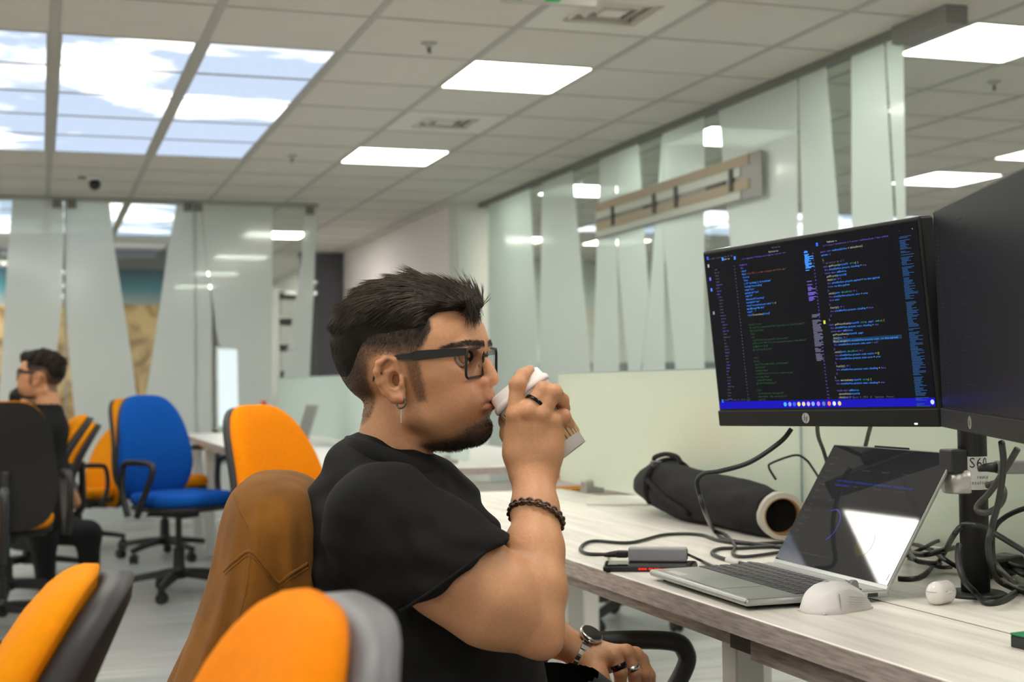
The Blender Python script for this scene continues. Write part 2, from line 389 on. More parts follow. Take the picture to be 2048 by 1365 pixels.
def rr(hx, hy, r=.02, n=5):
    P = []
    for (sx,sy,a0) in ((1,1,0),(-1,1,90),(-1,-1,180),(1,-1,270)):
        for k in range(n+1):
            a = math.radians(a0+90*k/n); P.append((sx*(hx-r)+r*math.cos(a), sy*(hy-r)+r*math.sin(a)))
    return P
d_sky = MB().box((-.268,-.288,.004),(.268,.288,.012)).mesh('diffuser'); d_sky.materials.append(M_sky)
d_led = MB().prism(rr(.284,.284), .002, .012).mesh('diffuser'); d_led.materials.append(M_led)
rows = {0:'nearest',1:'second',2:'third',3:'fourth',4:'farthest'}
def place_panel(name, i, j, fm, dm, label, cat, group):
    e = empty(name, (GX(i)+.3, GY(j)+.3, CE-.002)); tag(e, label, cat, group)
    a = bpy.data.objects.new('frame', fm); link(a, e); b = bpy.data.objects.new('diffuser', dm); link(b, e); return e
for (i,j) in sorted(SKYC):
    if j < 5:
        cn = {-2:'column beyond the left of the photo',-1:'left column of the near skylight',0:'middle column of the near skylight',1:'right column of the near skylight'}[i]
        lab = f'backlit cloud-printed ceiling panel, {cn}, {rows[j]} row'
    elif i < 2: lab = f'backlit sky panel behind the far glass, {["left","middle","right"][i+1]} column, {["nearest","second","third","farthest"][j-9]} row'
    else: lab = f'backlit sky panel in the room behind the side glass, {["first","second","third","fourth","fifth"][i-8]} column, {["nearest","middle","farthest"][j-8]} row'
    place_panel('sky_ceiling_panel', i, j, f_sky, d_sky, lab, 'ceiling light', 'printed sky ceiling panels')
words = 'first second third fourth fifth sixth seventh eighth ninth tenth eleventh twelfth thirteenth fourteenth fifteenth sixteenth seventeenth eighteenth nineteenth twentieth twenty-first twenty-second twenty-third twenty-fourth twenty-fifth twenty-sixth twenty-seventh twenty-eighth twenty-ninth thirtieth thirty-first thirty-second thirty-third thirty-fourth thirty-fifth thirty-sixth thirty-seventh thirty-eighth thirty-ninth fortieth'.split()
ledlab = {(3,0):'large square white ceiling light above the man, nearest one in view',(3,4):'square white ceiling light between the man and far glass, second in view',
 (3,12):'square ceiling light just behind the far glass wall',(3,16):'square ceiling light second behind the far glass wall',(3,20):'square ceiling light third behind the far glass wall',(3,24):'square ceiling light farthest behind the far glass wall',
 (6,-2):'bright square ceiling light at the top right corner beyond the glass end',(6,2):'square ceiling light seen through the side glass above the sign',(6,6):'square ceiling light seen through the far end of the side glass',
 (10,2):'square ceiling light cut off at the right edge above the monitors',(10,4):'square ceiling light just above the dark monitor on the right'}
for (i,j) in sorted(LEDC):
    lab = ledlab.get((i,j), f'unseen square ceiling light of the pattern and fill set, {words[i+7]} grid column, {words[j+15]} grid row')
    place_panel('ceiling_light', i, j, f_led, d_led, lab, 'ceiling light', 'square ceiling lights')
# air vents
M_vent = mat('vent_metal', (.72,.70,.64), .6); M_vdark = mat('vent_dark', (.10,.095,.085), .8)
for (i,j),lab in zip(VENT, ('square louvred air vent in the ceiling at the top edge','square louvred air vent between the two ceiling lights','square air vent in the ceiling of the right hand room')):
    e = empty('air_vent', (GX(i)+.3, GY(j)+.3, CE)); tag(e, lab, 'vent', 'ceiling air vents')
    me = frame_mesh('face', .298,.298,.16,.16); o = bpy.data.objects.new('face', me.copy()); o.data.materials.clear(); o.data.materials.append(M_vent); link(o, e)
    MB().box((-.16,-.16,.05),(.16,.16,.06)).build('cavity', M_vdark, e)
    for q in range(3):
        a, bq = .155-.045*q, .115-.045*q; z0, z1 = .0, .03
        mb = MB()
        for s_ in range(4):
            T = Matrix.Rotation(math.pi/2*s_, 4, 'Z')
            vs = [T @ Vector(p) for p in ((-a,-a,z1),(a,-a,z1),(bq+.015,-bq-.015,z0),(-bq-.015,-bq-.015,z0))]
            vs2 = [p+Vector((0,0,.004)) for p in vs]
            mb.add(vs+vs2, [(3,2,1,0),(4,5,6,7),(0,1,5,4),(1,2,6,5),(2,3,7,6),(3,0,4,7)])
        mb.build('louvre', M_vent, e)
    MB().box((-.05,-.05,.0),(.05,.05,.012)).build('louvre_centre', M_vent, e)
# sprinklers and dome camera
for (x,y),lab in zip(((1.586,5.70),(1.524,8.75),(4.494,5.70)), ('small ceiling sprinkler left of the nearest square light','small ceiling sprinkler beside the right sky panel column','small ceiling sprinkler in the right hand room')):
    e = empty('sprinkler', (x,y,CE)); tag(e, lab, 'sprinkler', 'ceiling sprinklers')
    MB().lathe([(.035,0),(.035,-.004),(.014,-.01),(.012,-.022)], 16).build('rosette', M_steel, e, True)
    MB().lathe([(.008,-.02),(.008,-.04),(.013,-.043),(.013,-.047)], 12).build('nozzle', M_steel, e, True)
e = empty('dome_camera', (.365,9.98,CE)); tag(e, 'small round black security camera on the ceiling below the sky panels', 'camera')
MB().lathe([(.06,0),(.06,-.012),(.045,-.022)], 20).build('mount', M_white, e, True)
MB().lathe([(.012,-.02),(.036,-.03),(.042,-.05),(.034,-.075),(.012,-.09)], 20).build('dome', M_black, e, True)
MB().box((-.11,-.02,-.012),(-.06,.02,-.002)).build('bracket', M_grey, e)
# exit sign whose lower edge shows at the top of the photo
pa = onz(1030,9,CE-.16); pb = onz(1165,9,CE-.16)
e = empty('exit_sign', (float((pa[0]+pb[0])/2), float(pa[1]+pb[1])/2, CE-.17)); e.rotation_euler = (0,0,-.1); tag(e, 'hanging exit sign with green marks at the top edge of the photo', 'sign')
MB().box((-.17,-.006,.01),(.17,.006,.15)).build('panel', mat('sign_pale', (.36,.35,.32), .6), e)
MB().box((-.17,-.015,.15),(.17,.015,.17)).build('housing', M_white, e)
M_gr = mat('sign_green', (.0,.28,.07), .5)
for poly in ([(-.112,.02),(-.098,.016),(-.092,.07),(-.106,.075)], [(-.02,.018),(.035,.018),(.05,.034),(-.005,.034)], [(.02,.034),(.05,.034),(.075,.08),(.05,.085)]):
    MB().prism(poly, .005, .009, T=Matrix.Rotation(math.pi/2,4,'X')).build('marking', M_gr, e)
for x_ in (-.12,.11): MB().box((x_,-.004,.169),(x_+.01,.004,.175)).build('hanger', M_steel, e)

# ---- glass walls with etched film
def bline(pts, ax, val):
    q = sorted([(on(x,y,ax,val)[1-ax], on(x,y,ax,val)[2]) for (x,y) in pts], key=lambda p: p[1]); return q
def ext(q, zlo, zhi):
    (s0,z0),(s1,z1) = q[0],q[1]; lo = (s0+(s1-s0)*(zlo-z0)/(z1-z0), zlo)
    (s2,z2),(s3,z3) = q[-2],q[-1]; hi = (s3+(s3-s2)*(zhi-z3)/(z3-z2), zhi)
    return [lo]+[p for p in q if zlo < p[1] < zhi]+[hi]
def film_obj(name, la, lb, ax, val, zlo, zhi, m, parent, off, clip=None):
    A = ext(bline(la, ax, val), zlo, zhi); B = ext(bline(lb, ax, val), zlo, zhi)
    if clip is not None:
        A = [(max(clip[0], min(clip[1], s_)), z) for s_, z in A]; B = [(max(clip[0], min(clip[1], s_)), z) for s_, z in B]
    def P(s_, z, o_): return (val+o_, s_, z) if ax == 0 else (s_, val+o_, z)
    poly = A+B[::-1]; n = len(poly); bm = bmesh.new()
    fr = [bm.verts.new(P(s_, z, off)) for s_, z in poly]; f = bm.faces.new(fr)
    r = bmesh.ops.extrude_face_region(bm, geom=[f])
    for v in [g for g in r['geom'] if isinstance(g, bmesh.types.BMVert)]: v.co[ax] += -.001 if off < 0 else .001
    bmesh.ops.triangulate(bm, faces=bm.faces[:]); bmesh.ops.recalc_face_normals(bm, faces=bm.faces[:])
    me = bpy.data.meshes.new(name); bm.to_mesh(me); bm.free(); return mesh_obj(name, me, m, parent)
ws = struct(MB().box((XG-.03,4.66,CE-.035),(XG+.03,10.75,CE+.0)).build('wall_side_glass', mat('track_dark', (.20,.205,.19), .5)), 'glass partition wall with etched vertical bands')
ys = [10.62, 9.75, 8.55, 7.256, 6.074, 4.90]
for a,b_ in zip(ys[:-1], ys[1:]):
    MB().box((XG-.005,b_+.004,.02),(XG+.005,a-.004,CE-.035)).build('glass_pane', G_clear, ws)
S1=[(1531,210),(1537,400)]; S2=[(1328,270),(1331,480)]
b0=[(1811,100),(1814,430)]; b1r=[(1775,99),(1795,418)]; b1l=[(1771,99),(1789,418)]; b2r=[(1705,120),(1706,420)]; b2l=[(1655,141),(1678,418)]
b3r=[(1601,199),(1606,418)]; b3l=[(1597,199),(1598,418)]; b4r=[(1440,232),(1462,480)]; b4l=[(1411,232),(1411,480)]
w1r=[(1329,262),(1331,500),(1353,740)]; w1l=[(1328,262),(1330,500),(1332,740)]
b5r=[(1325,293),(1301,590),(1286,740)]; b5l=[(1279,293),(1300,590),(1284,740)]
w2r=[(1235,320),(1237,515),(1258,738)]; w2l=[(1234,320),(1236,515),(1240,738)]
b6r=[(1201,342),(1194,548)]; b6l=[(1147,342),(1166,548)]; b7r=[(1086,390),(1083,560)]; b7l=[(1062,380),(1070,560)]; b8=[(981,407),(978,600)]
for (la,lb) in ((b0,b1r),(b1l,b2r),(b2l,b3r),(b3l,S1),(S1,b4r),(b4l,w1r),(w1l,b5r),(b5l,w2r),(w2l,b6r),(b6l,b7r),(b7l,b8)):
    film_obj('frosted_band', la, lb, 0, XG, .02, CE-.036, G_film, ws, -.006, (4.9,10.62))
MB().box((XG-.05,4.55,CE-.075),(XG+.05,4.92,CE)).build('end_bracket', mat('bracket_grey', (.25,.25,.24), .5), ws)
M_clamp = mat('clamp_steel', (.25,.25,.235), .4, .6)
for y in ys[1:-1]: MB().rbox((XG-.02,y-.04,.0),(XG+.02,y+.04,.06),.004).build('floor_clamp', M_clamp, ws)

wf = struct(MB().box((-4,YG-.03,CE-.03),(2.13,YG+.03,CE)).build('wall_far_glass', mat('track_grey', (.42,.42,.40), .5)), 'far glass partition with etched tapering bands')
xs = [-4,-2.6,-1.4,-.28+.0,.186,1.153,2.12]
for a,b_ in zip(xs[:-1], xs[1:]):
    MB().box((a+.006,YG-.005,.02),(b_-.006,YG+.005,CE-.03)).build('glass_pane', G_clear, wf)
fl = [([(-120,400),(-120,760)],[(-75,400),(-60,760)]),
 ([(25,400),(15,510),(8,650),(-2,800)], [(127,420),(128,479),(124,608),(114,704),(106,800)]),
 ([(130,420),(130,479),(131,608),(139,723),(147,806)], [(219,403),(228.5,494),(244,593),(263,715),(274,800)]),
 ([(354,403),(335,502),(320,608),(301,734),(290,800)], [(398,403),(423,608),(424,837)]),
 ([(405,403),(415,532),(437,690),(474,700.5),(477,860)], [(544.6,403),(544.6,760)]),
 ([(609,418),(602,532),(583,646),(567,753)], [(632,410),(628,570),(619,753)])]
for la,lb in fl: film_obj('frosted_band', la, lb, 1, YG, .02, CE-.031, G_film2, wf, -.006, (-3.9,2.115))
MB().box((-3.9,YG-.008,.02),(2.11,YG-.006,.45)).build('frosted_base_band', G_film2, wf)
for (px,py) in ((114,398),(144,398),(376,405),(396,404),(620,413)):
    p = on(px,py,1,YG-.02); MB().rbox((p[0]-.032,YG-.03,CE-.09),(p[0]+.032,YG+.03,CE-.02),.004).build('clamp', M_clamp, wf)
for x in (.186,1.153): MB().box((x-.006,YG-.006,.02),(x+.006,YG+.006,CE-.03)).build('seam', mat('seam_grey',(.35,.37,.36),.4), wf)

# ---- solid walls
struct(MB().box((3.2,10.95,0),(3.32,15.2,CE+.03)).build('wall_lilac', M_lilac))
struct(MB().box((3.2,10.74,0),(3.62,10.96,CE+.03)).build('wall_column', M_green))
struct(MB().box((2.72,15.15,0),(3.2,15.3,CE+.03)).build('wall_dark_end', M_dark))
struct(MB().box((-4,15.2,0),(1.36,15.35,CE+.03)).build('wall_mural', M_grey))
struct(MB().box((1.24,15.35,0),(1.36,25,CE+.03)).build('wall_corridor_left', M_wall))
struct(MB().box((3.2,15.3,0),(3.32,25,CE+.03)).build('wall_corridor_right', M_wall))
struct(MB().box((-4.2,-3,0),(-4,25,CE+.03)).build('wall_left', M_wall))
struct(MB().box((-4,-3.2,0),(10,-3,CE+.03)).build('wall_back', M_wall))
struct(MB().box((-4,24.9,0),(10,25.1,CE+.03)).build('wall_far', M_wall))
struct(MB().box((10,-3,0),(10.2,25,CE+.03)).build('wall_right', M_wall))
struct(MB().box((3.62,15.6,0),(10,15.75,CE+.03)).build('wall_right_room_end', M_green))
struct(MB().box((3.19,10.96,0),(3.2,15.2,.08)).build('baseboard_lilac', M_dark))
# desert mural print
def mural():
    M = bpy.data.materials.new('mural_print'); M.use_nodes = True; N = M.node_tree.nodes; L = M.node_tree.links; b = N['Principled BSDF']
    tc = N.new('ShaderNodeTexCoord'); sp = N.new('ShaderNodeSeparateXYZ'); L.new(tc.outputs['Object'], sp.inputs[0])
    n = N.new('ShaderNodeTexNoise'); n.inputs['Scale'].default_value = 3.2; n.inputs['Detail'].default_value = 7; n.inputs['Distortion'].default_value = 1.2; L.new(tc.outputs['Object'], n.inputs['Vector'])
    sand = N.new('ShaderNodeValToRGB'); L.new(n.outputs['Fac'], sand.inputs[0]); e = sand.color_ramp.elements
    e[0].position = .36; e[0].color = (.30,.17,.07,1); e[1].position = .6; e[1].color = (.78,.53,.25,1)
    sky = N.new('ShaderNodeMapRange'); sky.inputs['From Min'].default_value = 1.93; sky.inputs['From Max'].default_value = 2.33; L.new(sp.outputs['Z'], sky.inputs[0])
    sr = N.new('ShaderNodeValToRGB'); L.new(sky.outputs[0], sr.inputs[0]); e = sr.color_ramp.elements
    e[0].color = (.42,.45,.46,1); e[1].color = (.03,.06,.12,1); k = sr.color_ramp.elements.new(.45); k.color = (.07,.26,.33,1)
    th = N.new('ShaderNodeMath'); th.operation = 'GREATER_THAN'; th.inputs[1].default_value = 1.965
    wob = N.new('ShaderNodeMath'); wob.operation = 'MULTIPLY_ADD'; wob.inputs[1].default_value = .06; L.new(n.outputs['Fac'], wob.inputs[0]); L.new(sp.outputs['Z'], wob.inputs[2]); L.new(wob.outputs[0], th.inputs[0])
    mx = N.new('ShaderNodeMix'); mx.data_type = 'RGBA'; L.new(th.outputs[0], mx.inputs[0]); L.new(sand.outputs[0], mx.inputs[6]); L.new(sr.outputs[0], mx.inputs[7]); L.new(mx.outputs[2], b.inputs['Base Color'])
    b.inputs['Roughness'].default_value = .7; return M
o = MB().box((-3.2,15.16,.15),(1.26,15.2,2.31)).build('wall_mural_print', mural()); tag(o, 'desert landscape mural with a teal sky on the wall behind the far glass', 'mural')
# ================================================================== DESKS AND WHAT STANDS ON THEM
def wood():
    M = bpy.data.materials.new('pale_ash_laminate'); M.use_nodes = True; N = M.node_tree.nodes; L = M.node_tree.links; b = N['Principled BSDF']
    tc = N.new('ShaderNodeTexCoord'); mp = N.new('ShaderNodeMapping'); mp.inputs['Scale'].default_value = (14, .9, 14); L.new(tc.outputs['Object'], mp.inputs[0])
    n = N.new('ShaderNodeTexNoise'); n.inputs['Scale'].default_value = 2.2; n.inputs['Detail'].default_value = 8; n.inputs['Roughness'].default_value = .62; n.inputs['Distortion'].default_value = .4; L.new(mp.outputs[0], n.inputs['Vector'])
    cr = N.new('ShaderNodeValToRGB'); L.new(n.outputs['Fac'], cr.inputs[0]); e = cr.color_ramp.elements
    e[0].position = .3; e[0].color = (.60,.56,.50,1); e[1].position = .6; e[1].color = (.80,.775,.72,1)
    L.new(cr.outputs[0], b.inputs['Base Color']); b.inputs['Roughness'].default_value = .38; return M
def wood_edge():
    M = bpy.data.materials.new('ash_edge_band'); M.use_nodes = True; N = M.node_tree.nodes; L = M.node_tree.links; b = N['Principled BSDF']
    tc = N.new('ShaderNodeTexCoord'); mp = N.new('ShaderNodeMapping'); mp.inputs['Scale'].default_value = (60, 5, 60); L.new(tc.outputs['Object'], mp.inputs[0])
    n = N.new('ShaderNodeTexNoise'); n.inputs['Scale'].default_value = 4; n.inputs['Detail'].default_value = 6; L.new(mp.outputs[0], n.inputs['Vector'])
    cr = N.new('ShaderNodeValToRGB'); L.new(n.outputs['Fac'], cr.inputs[0]); e = cr.color_ramp.elements
    e[0].position = .3; e[0].color = (.27,.225,.20,1); e[1].position = .65; e[1].color = (.48,.42,.385,1)
    L.new(cr.outputs[0], b.inputs['Base Color']); b.inputs['Roughness'].default_value = .55; return M
M_wood = wood(); M_edge = wood_edge()
M_frost_div = frosted('divider_frosted', (.80,.86,.76), .06, .45, .08)
M_glassedge = mat('glass_edge_teal', (.30,.42,.42), .2)
DZ = .74
dk = empty('bench_desk', (.9,2.2,0)); tag(dk, 'pale wood bench desk with laptop and monitors in the foreground', 'desk')
def dkp(mb, name, m, parent=dk, smooth=False):
    o = mb.build(name, m, parent, smooth)
    if parent is dk: o.location = (-.9,-2.2,0)
    return o
dkp(MB().rbox((.902,-.2,DZ-.031),(1.475,3.88,DZ),.002,1), 'desktop', M_wood)
dkp(MB().box((.900,-.2,DZ-.030),(.9025,3.88,DZ-.0015)), 'edge_band', M_edge)
dkp(MB().box((1.135,-.2,DZ+.0001),(1.137,1.95,DZ+.0004)), 'panel_joint', mat('joint_dark', (.12,.10,.085), .8))
dkp(MB().box((.96,1.83,DZ-.07),(.985,3.80,DZ-.032)), 'front_rail', M_edge)
dkp(MB().box((.955,1.75,DZ-.072),(.99,1.83,DZ-.032)), 'rail_joint', M_black)
dkp(MB().box((.945,-.2,DZ-.075),(.975,1.75,DZ-.032)), 'front_rail', M_edge)
M_leg = mat('white_powder_coat', (.72,.72,.69), .4)
p = onz(1480,1300,0.4)
for (x,y) in ((1.05,1.97),(1.44,1.97),(1.05,3.72),(1.44,3.72),(1.05,-.1),(1.44,-.1)):
    dkp(MB().rbox((x-.025,y-.025,0),(x+.025,y+.025,DZ-.035),.003,1), 'leg', M_leg)
for y in (1.97,3.72,-.1): dkp(MB().box((1.0,y-.02,DZ-.07),(1.46,y+.02,DZ-.032)), 'cross_beam', M_leg)
# twin bench on the other side of the divider
dk2 = empty('bench_desk', (1.9,2.2,0)); tag(dk2, 'pale bench desk on the far side of the frosted divider', 'desk')
for (lo,hi,nm,mm) in (((1.58,-.2,DZ-.031),(2.22,3.88,DZ),'desktop',M_wood),((2.2,-.2,DZ-.07),(2.18,3.8,DZ-.032),'front_rail',M_edge)):
    o = MB().box(np.minimum(lo,hi),np.maximum(lo,hi)).build(nm, mm, dk2); o.location = (-1.9,-2.2,0)
for (x,y) in ((1.64,.4),(2.12,.4),(1.64,3.04),(2.12,3.86)):
    o = MB().rbox((x-.025,y-.025,0),(x+.025,y+.025,DZ-.031),.003,1).build('leg', M_leg, dk2); o.location = (-1.9,-2.2,0)
# frosted divider between them
XD = 1.50; seamY = float(on(1607,920,0,XD)[1])
dv = empty('desk_divider', (XD,2.2,DZ)); tag(dv, 'frosted green glass divider behind the laptop and bag', 'divider')
for a,b_ in ((-.2,seamY-.004),(seamY+.004,3.95)):
    o = MB().box((-.005,a-2.2,.02),(.005,b_-2.2,1.086-DZ)).build('glass_panel', M_frost_div, dv)
    o2 = MB().box((-.0052,a-2.2,1.084-DZ),(.0052,b_-2.2,1.087-DZ)).build('polished_edge', M_glassedge, dv)
MB().box((-.006,seamY-2.204,.02),(.006,seamY-2.196,1.086-DZ)).build('seam', M_glassedge, dv)
for y in (.2,seamY-.05,3.7): MB().rbox((-.03,y-2.2-.02,-.0),(.03,y-2.2+.02,.035),.004).build('clamp', M_steel, dv)

# far bench table with its own divider
ft = empty('bench_desk', (1.5,7.4,0)); tag(ft, 'white topped bench table in the background behind the man', 'desk')
def ftp(mb, name, m): o = mb.build(name, m, ft); o.location = (-1.5,-7.4,0); return o
M_ftop = mat('white_table_top', (.82,.81,.77), .35, noise=(3,.03,(8,1,8)))
ftp(MB().rbox((.92,5.03,DZ-.03),(2.16,9.70,DZ),.002,1), 'table_top', M_ftop)
ftp(MB().box((.918,5.028,DZ-.029),(.920,9.70,DZ-.002)), 'edge_band', M_edge); ftp(MB().box((.918,5.026,DZ-.029),(2.16,5.030,DZ-.002)), 'edge_band', M_edge)
ftp(MB().box((.98,5.10,DZ-.14),(2.1,5.14,DZ-.065)), 'end_rail', M_leg)
ftp(MB().box((.96,5.12,DZ-.06),(.99,9.6,DZ-.03)), 'side_rail', M_leg); ftp(MB().box((2.09,5.12,DZ-.06),(2.12,9.6,DZ-.03)), 'side_rail', M_leg)
for y in (5.16,7.2,8.8,9.55):
    for x in (1.0,2.07): ftp(MB().rbox((x-.03,y-.03,0),(x+.03,y+.03,DZ-.03),.003,1), 'leg', M_leg)
d2 = empty('desk_divider', (1.54,7.4,DZ)); tag(d2, 'pale green glass divider on the background bench table', 'divider')
for a,b_ in ((5.05,7.15),(7.16,9.45)):
    MB().box((-.005,a-7.4,.02),(.005,b_-7.4,.37)).build('glass_panel', frosted('divider_pale', (.78,.86,.82), .18, .55, .08), d2)
    MB().box((-.0055,a-7.4,.368),(.0055,b_-7.4,.372)).build('polished_edge', M_glassedge, d2)
for y in (5.3,7.1,9.2): MB().rbox((-.03,y-7.42,-.0),(.03,y-7.38,.035),.004).build('clamp', M_steel, d2)

# ---------------------------------------------------------------- monitors
M_mon = mat('monitor_black', (.010,.010,.011), .5, spec=.3); M_bez = mat('monitor_bezel', (.008,.008,.008), .5, spec=.3)
def screen_mat(name, col, s, rough=.28):
    M = mat(name, (.004,.004,.005), rough, spec=.08, emit=col, estr=s); return M
def corners(TL, TR, BL, BR):
    o = np.array(BL); ex = (np.array(BR)-o+np.array(TR)-np.array(TL))/2; ey = (np.array(TL)-o+np.array(TR)-np.array(BR))/2
    W_, H_ = np.linalg.norm(ex), np.linalg.norm(ey)
    return frame(o, ex, y=ey), W_, H_
def flat(mb_or_mesh, name, m, parent, z, T):
    o = mesh_obj(name, mb_or_mesh, m, parent); o.matrix_local = T @ Matrix.Translation((0,0,z)); return o
def monitor(name, T, W_, H_, label, bez=.028):
    e = empty(name, T.to_translation()); tag(e, label, 'monitor'); L_ = Matrix.Translation(-T.to_translation()) @ T
    def prt(mb, nm, m, z=0, sm=False): o = mb.build(nm, m, e, sm); o.matrix_local = L_ @ Matrix.Translation((0,0,z)); return o
    prt(MB().rbox((0,0,-.03),(W_,H_,0),.004), 'housing', M_mon)
    prt(MB().rbox((W_*.18,H_*.12,-.055),(W_*.82,H_*.85,-.028),.01), 'rear_bulge', M_mon)
    prt(MB().rbox((.0005,.0005,-.002),(W_-.0005,bez,.0035),.002), 'bezel', M_bez)
    return e, L_, prt
ZL, ZR = 2.447, 2.02
T1, W1, H1 = corners(at(1418,503,ZL-.012), at(1853,430,ZR-.014), at(1441,853,ZL), at(1888,855,ZR))
mon1, L1, prt1 = monitor('computer_monitor', T1, W1, H1, 'monitor showing blue and green program code on black')
x0, x1, y0, y1 = .006, W1-.006, .031, H1-.006; SW, SH = x1-x0, y1-y0
prt1(MB().box((x0,y0,.0002),(x1,y1,.001)), 'screen', screen_mat('screen_dark', (.0016,.0019,.0032), 1.0, .25))
prt1(MB().box((x0,y0,.0011),(x1,y0+SH*.046,.0013)), 'taskbar', emis('taskbar_blue', (.010,.008,.33), 1.0))
LH = SH/50.5
def code(lines, x, ytop, size):
    """lines: list of (row, indent, [(text, colour key), ...])"""
    out = {}
    for (r, ind, runs) in lines:
        cx = x+ind*size*.42
        for (t, c) in runs:
            out.setdefault(c, []).append((t, cx, ytop-r*LH, size)); cx += len(t)*size*.475
    return out
B,Gn,Wt,Pu,Ye,Te,Dg,Or = 'blue','green','white','violet','yellow','teal','dim','red'
cols = {B:((.05,.24,.85),1.25),Gn:((.035,.10,.04),1.),Wt:((.45,.45,.38),1.),Pu:((.13,.10,.50),1.),Ye:((.55,.5,.05),1.),Te:((.03,.27,.25),1.),Dg:((.11,.11,.16),1.),Or:((.22,.07,.06),1.)}
R_ = [(0,0,[('export const ',Pu),('useAttackSurface',B),(' = defineStore({',Wt)]),(1,1,[('actions: {',B)]),(2.4,2,[('},',Wt)]),(3.4,2,[('/* get project by id */',Dg)]),
 (4.4,2,[('async ',Pu),('getProject(',Wt),('projectId',B),(': string',Te),(') {',Wt)]),(5.4,3,[('this',Pu),('.attackSurface.projects.isLoading',B),(' = ',Wt),('true',Pu)]),(6.4,3,[('return await ',Pu),('addService',B)]),(7.4,4,[('.getProject(',Wt),('projectId)',B)]),(8.4,4,[('.then((',Wt),('res',B),(') => {',Pu)]),
 (9.4,5,[('this',Pu),('.attackSurface.projects.payload',B),(' = ',Wt),('res.data.payload',B)]),(10.4,5,[('return ',Pu),('res.data.payload',B)]),(11.5,4,[('})',Pu)]),(12.4,4,[('.catch((',Wt),('error: ',B),('AxiosError',Te),(') => {',Pu)]),(13.4,5,[('this',Pu),('.attackSurface.projects.error',B),(' = ',Wt),('error',B)]),(14.4,5,[('throw ',Pu),('error',B)]),(15.6,4,[('})',Pu)]),
 (16.6,4,[('.finally((',Wt),(') => {',Pu)]),(17.6,5,[('this',Pu),('.attackSurface.projects.isLoading',B),(' = ',Wt),('false',Pu)]),(18.8,4,[('})',Pu)]),(20,2,[('},',Wt)]),
 (21.5,2,[('async ',Pu),('getProjectScans(',Wt),('projectId',B),(': string',Te),(', page?: ',B),('number',Te),(') {',Ye)]),(22.5,3,[('this',Pu),('.attackSurface.projects.scans.isLoading',B),(' = ',Wt),('true',Pu)]),(23.5,3,[('return await ',Pu),('addService',B)]),(24.5,4,[('.getProjectScans(',Wt),('projectId, page)',B)]),(25.5,4,[('.then((',Wt),('res',B),(') => {',Pu)]),
 (26.5,5,[('Object.assign(',Wt),('this.attackSurface.projects.scans, res.data.payload)',B)]),(27.5,5,[('this',Pu),('.attackSurface.projects.scans.error',B),(' = null',Pu)]),(28.7,4,[('})',Pu)]),(29.6,4,[('.catch((',Wt),('error: ',B),('AxiosError',Te),(') => {',Pu)]),(30.6,5,[('this',Pu),('.attackSurface.projects.scans.results',B),(' = ',Wt),('[]',Ye)]),(31.6,5,[('this',Pu),('.attackSurface.projects.scans.error',B),(' = ',Wt),('error',B)]),(32.8,4,[('})',Pu)]),
 (33.8,4,[('.finally((',Wt),(') => {',Pu)]),(34.8,5,[('this',Pu),('.attackSurface.projects.scans.isLoading',B),(' = ',Wt),('false',Pu)]),(35.9,4,[('})',Pu)]),(37,2,[('},',Wt)]),(37.9,2,[('async ',Pu),('executeScan(',Wt),('projectId',B),(': string',Te),(') {',Ye)]),(38.9,3,[('this',Pu),('.attackSurface.projects.scans.isLoading',B),(' = ',Wt),('true',Pu)]),
 (40.9,3,[('return await ',Pu),('addService',B)]),(41.9,4,[('.executeScan(',Wt),('projectId)',B)]),(42.9,4,[('.then((',Wt),('res',B),(') => {',Pu)]),(43.8,5,[('this',Pu),('.attackSurface.projects.scans.projectId',B),(' = ',Wt),('projectId',B)]),(44.8,5,[('return ',Pu),('res.data',B)])]
Lf = [(0,0,[('<template>',Pu)]),(1,1,[('<div',Pu)]),(2,2,[('class=',B)]),(3,2,[('<Card ',B),('title="This is a demo to manage and filter apps"',Or)]),(4,3,[('<section',B)]),(5,4,[('<List',B)]),(6,4,[('v-if="isLoading || filteredItems"',B)]),(7,4,[('loading="true-loading"',B)]),(8,4,[('items="list"',B)]),(9,4,[('pagination="true"',B)]),(10,4,[('rows="10"',B)]),(11,4,[('show-search="searching"',B)]),(12,4,[('searchable="true"',B)]),(13,4,[('class="selected-projects-table"',B),(' + id',Wt)]),(14,4,[('emptyMessage="No data"',B)]),(15,4,[('items="..."',B)]),(16,4,[('class=',B),('"projectScans',Wt),('[filter]"',B)]),
 (19,4,[('<section filter>',Gn)]),(20,5,[('<h class="list-header mt-2 flex items-center p-2 justify-between">',Gn)]),(21,5,[('<div class="row">',Gn)]),(22,6,[('<div>',Gn)]),(23,6,[('<svg',Gn)]),(24,7,[('class="h-6 w-6 text-gray-500 cursor-pointer"',Gn)]),(25,7,[('d="M 12 4 16 9 M 4 12 L fill-none stroke-current stroke-width-2"',Gn)]),(26,7,[('viewBox="0 0 24 24"',Gn)]),(27,7,[('@click="clearSelection"',Gn)]),(29.6,6,[('</div>',Gn)]),(30.6,6,[('<button',Gn)]),(31.6,7,[('class="flex items-center justify-between"',Gn)]),(32.6,7,[('type="button"',Gn)]),(33.6,7,[('disabled="false"',Gn)]),(34.6,7,[('title="M 4 12 L 3.5 0 0 4 5 6 stroke-linecap"',Gn)]),(35.6,7,[('aria-label="next"',Gn)]),(36.6,7,[(':disabled="loading"',Gn)]),(37.6,7,[('@click="filterResults()"',Gn)]),(39.8,6,[('<table',Gn)]),(40.8,7,[('class="table-auto text-gray-500"',Gn)]),(41.8,7,[('style="width: 100%; text-align:left"',Gn)]),(42.8,7,[('rows="10"',Gn)]),(43.8,7,[('data="M 4 12 L 3.5 0 0 4 5 6 stroke-linecap"',Gn)])]
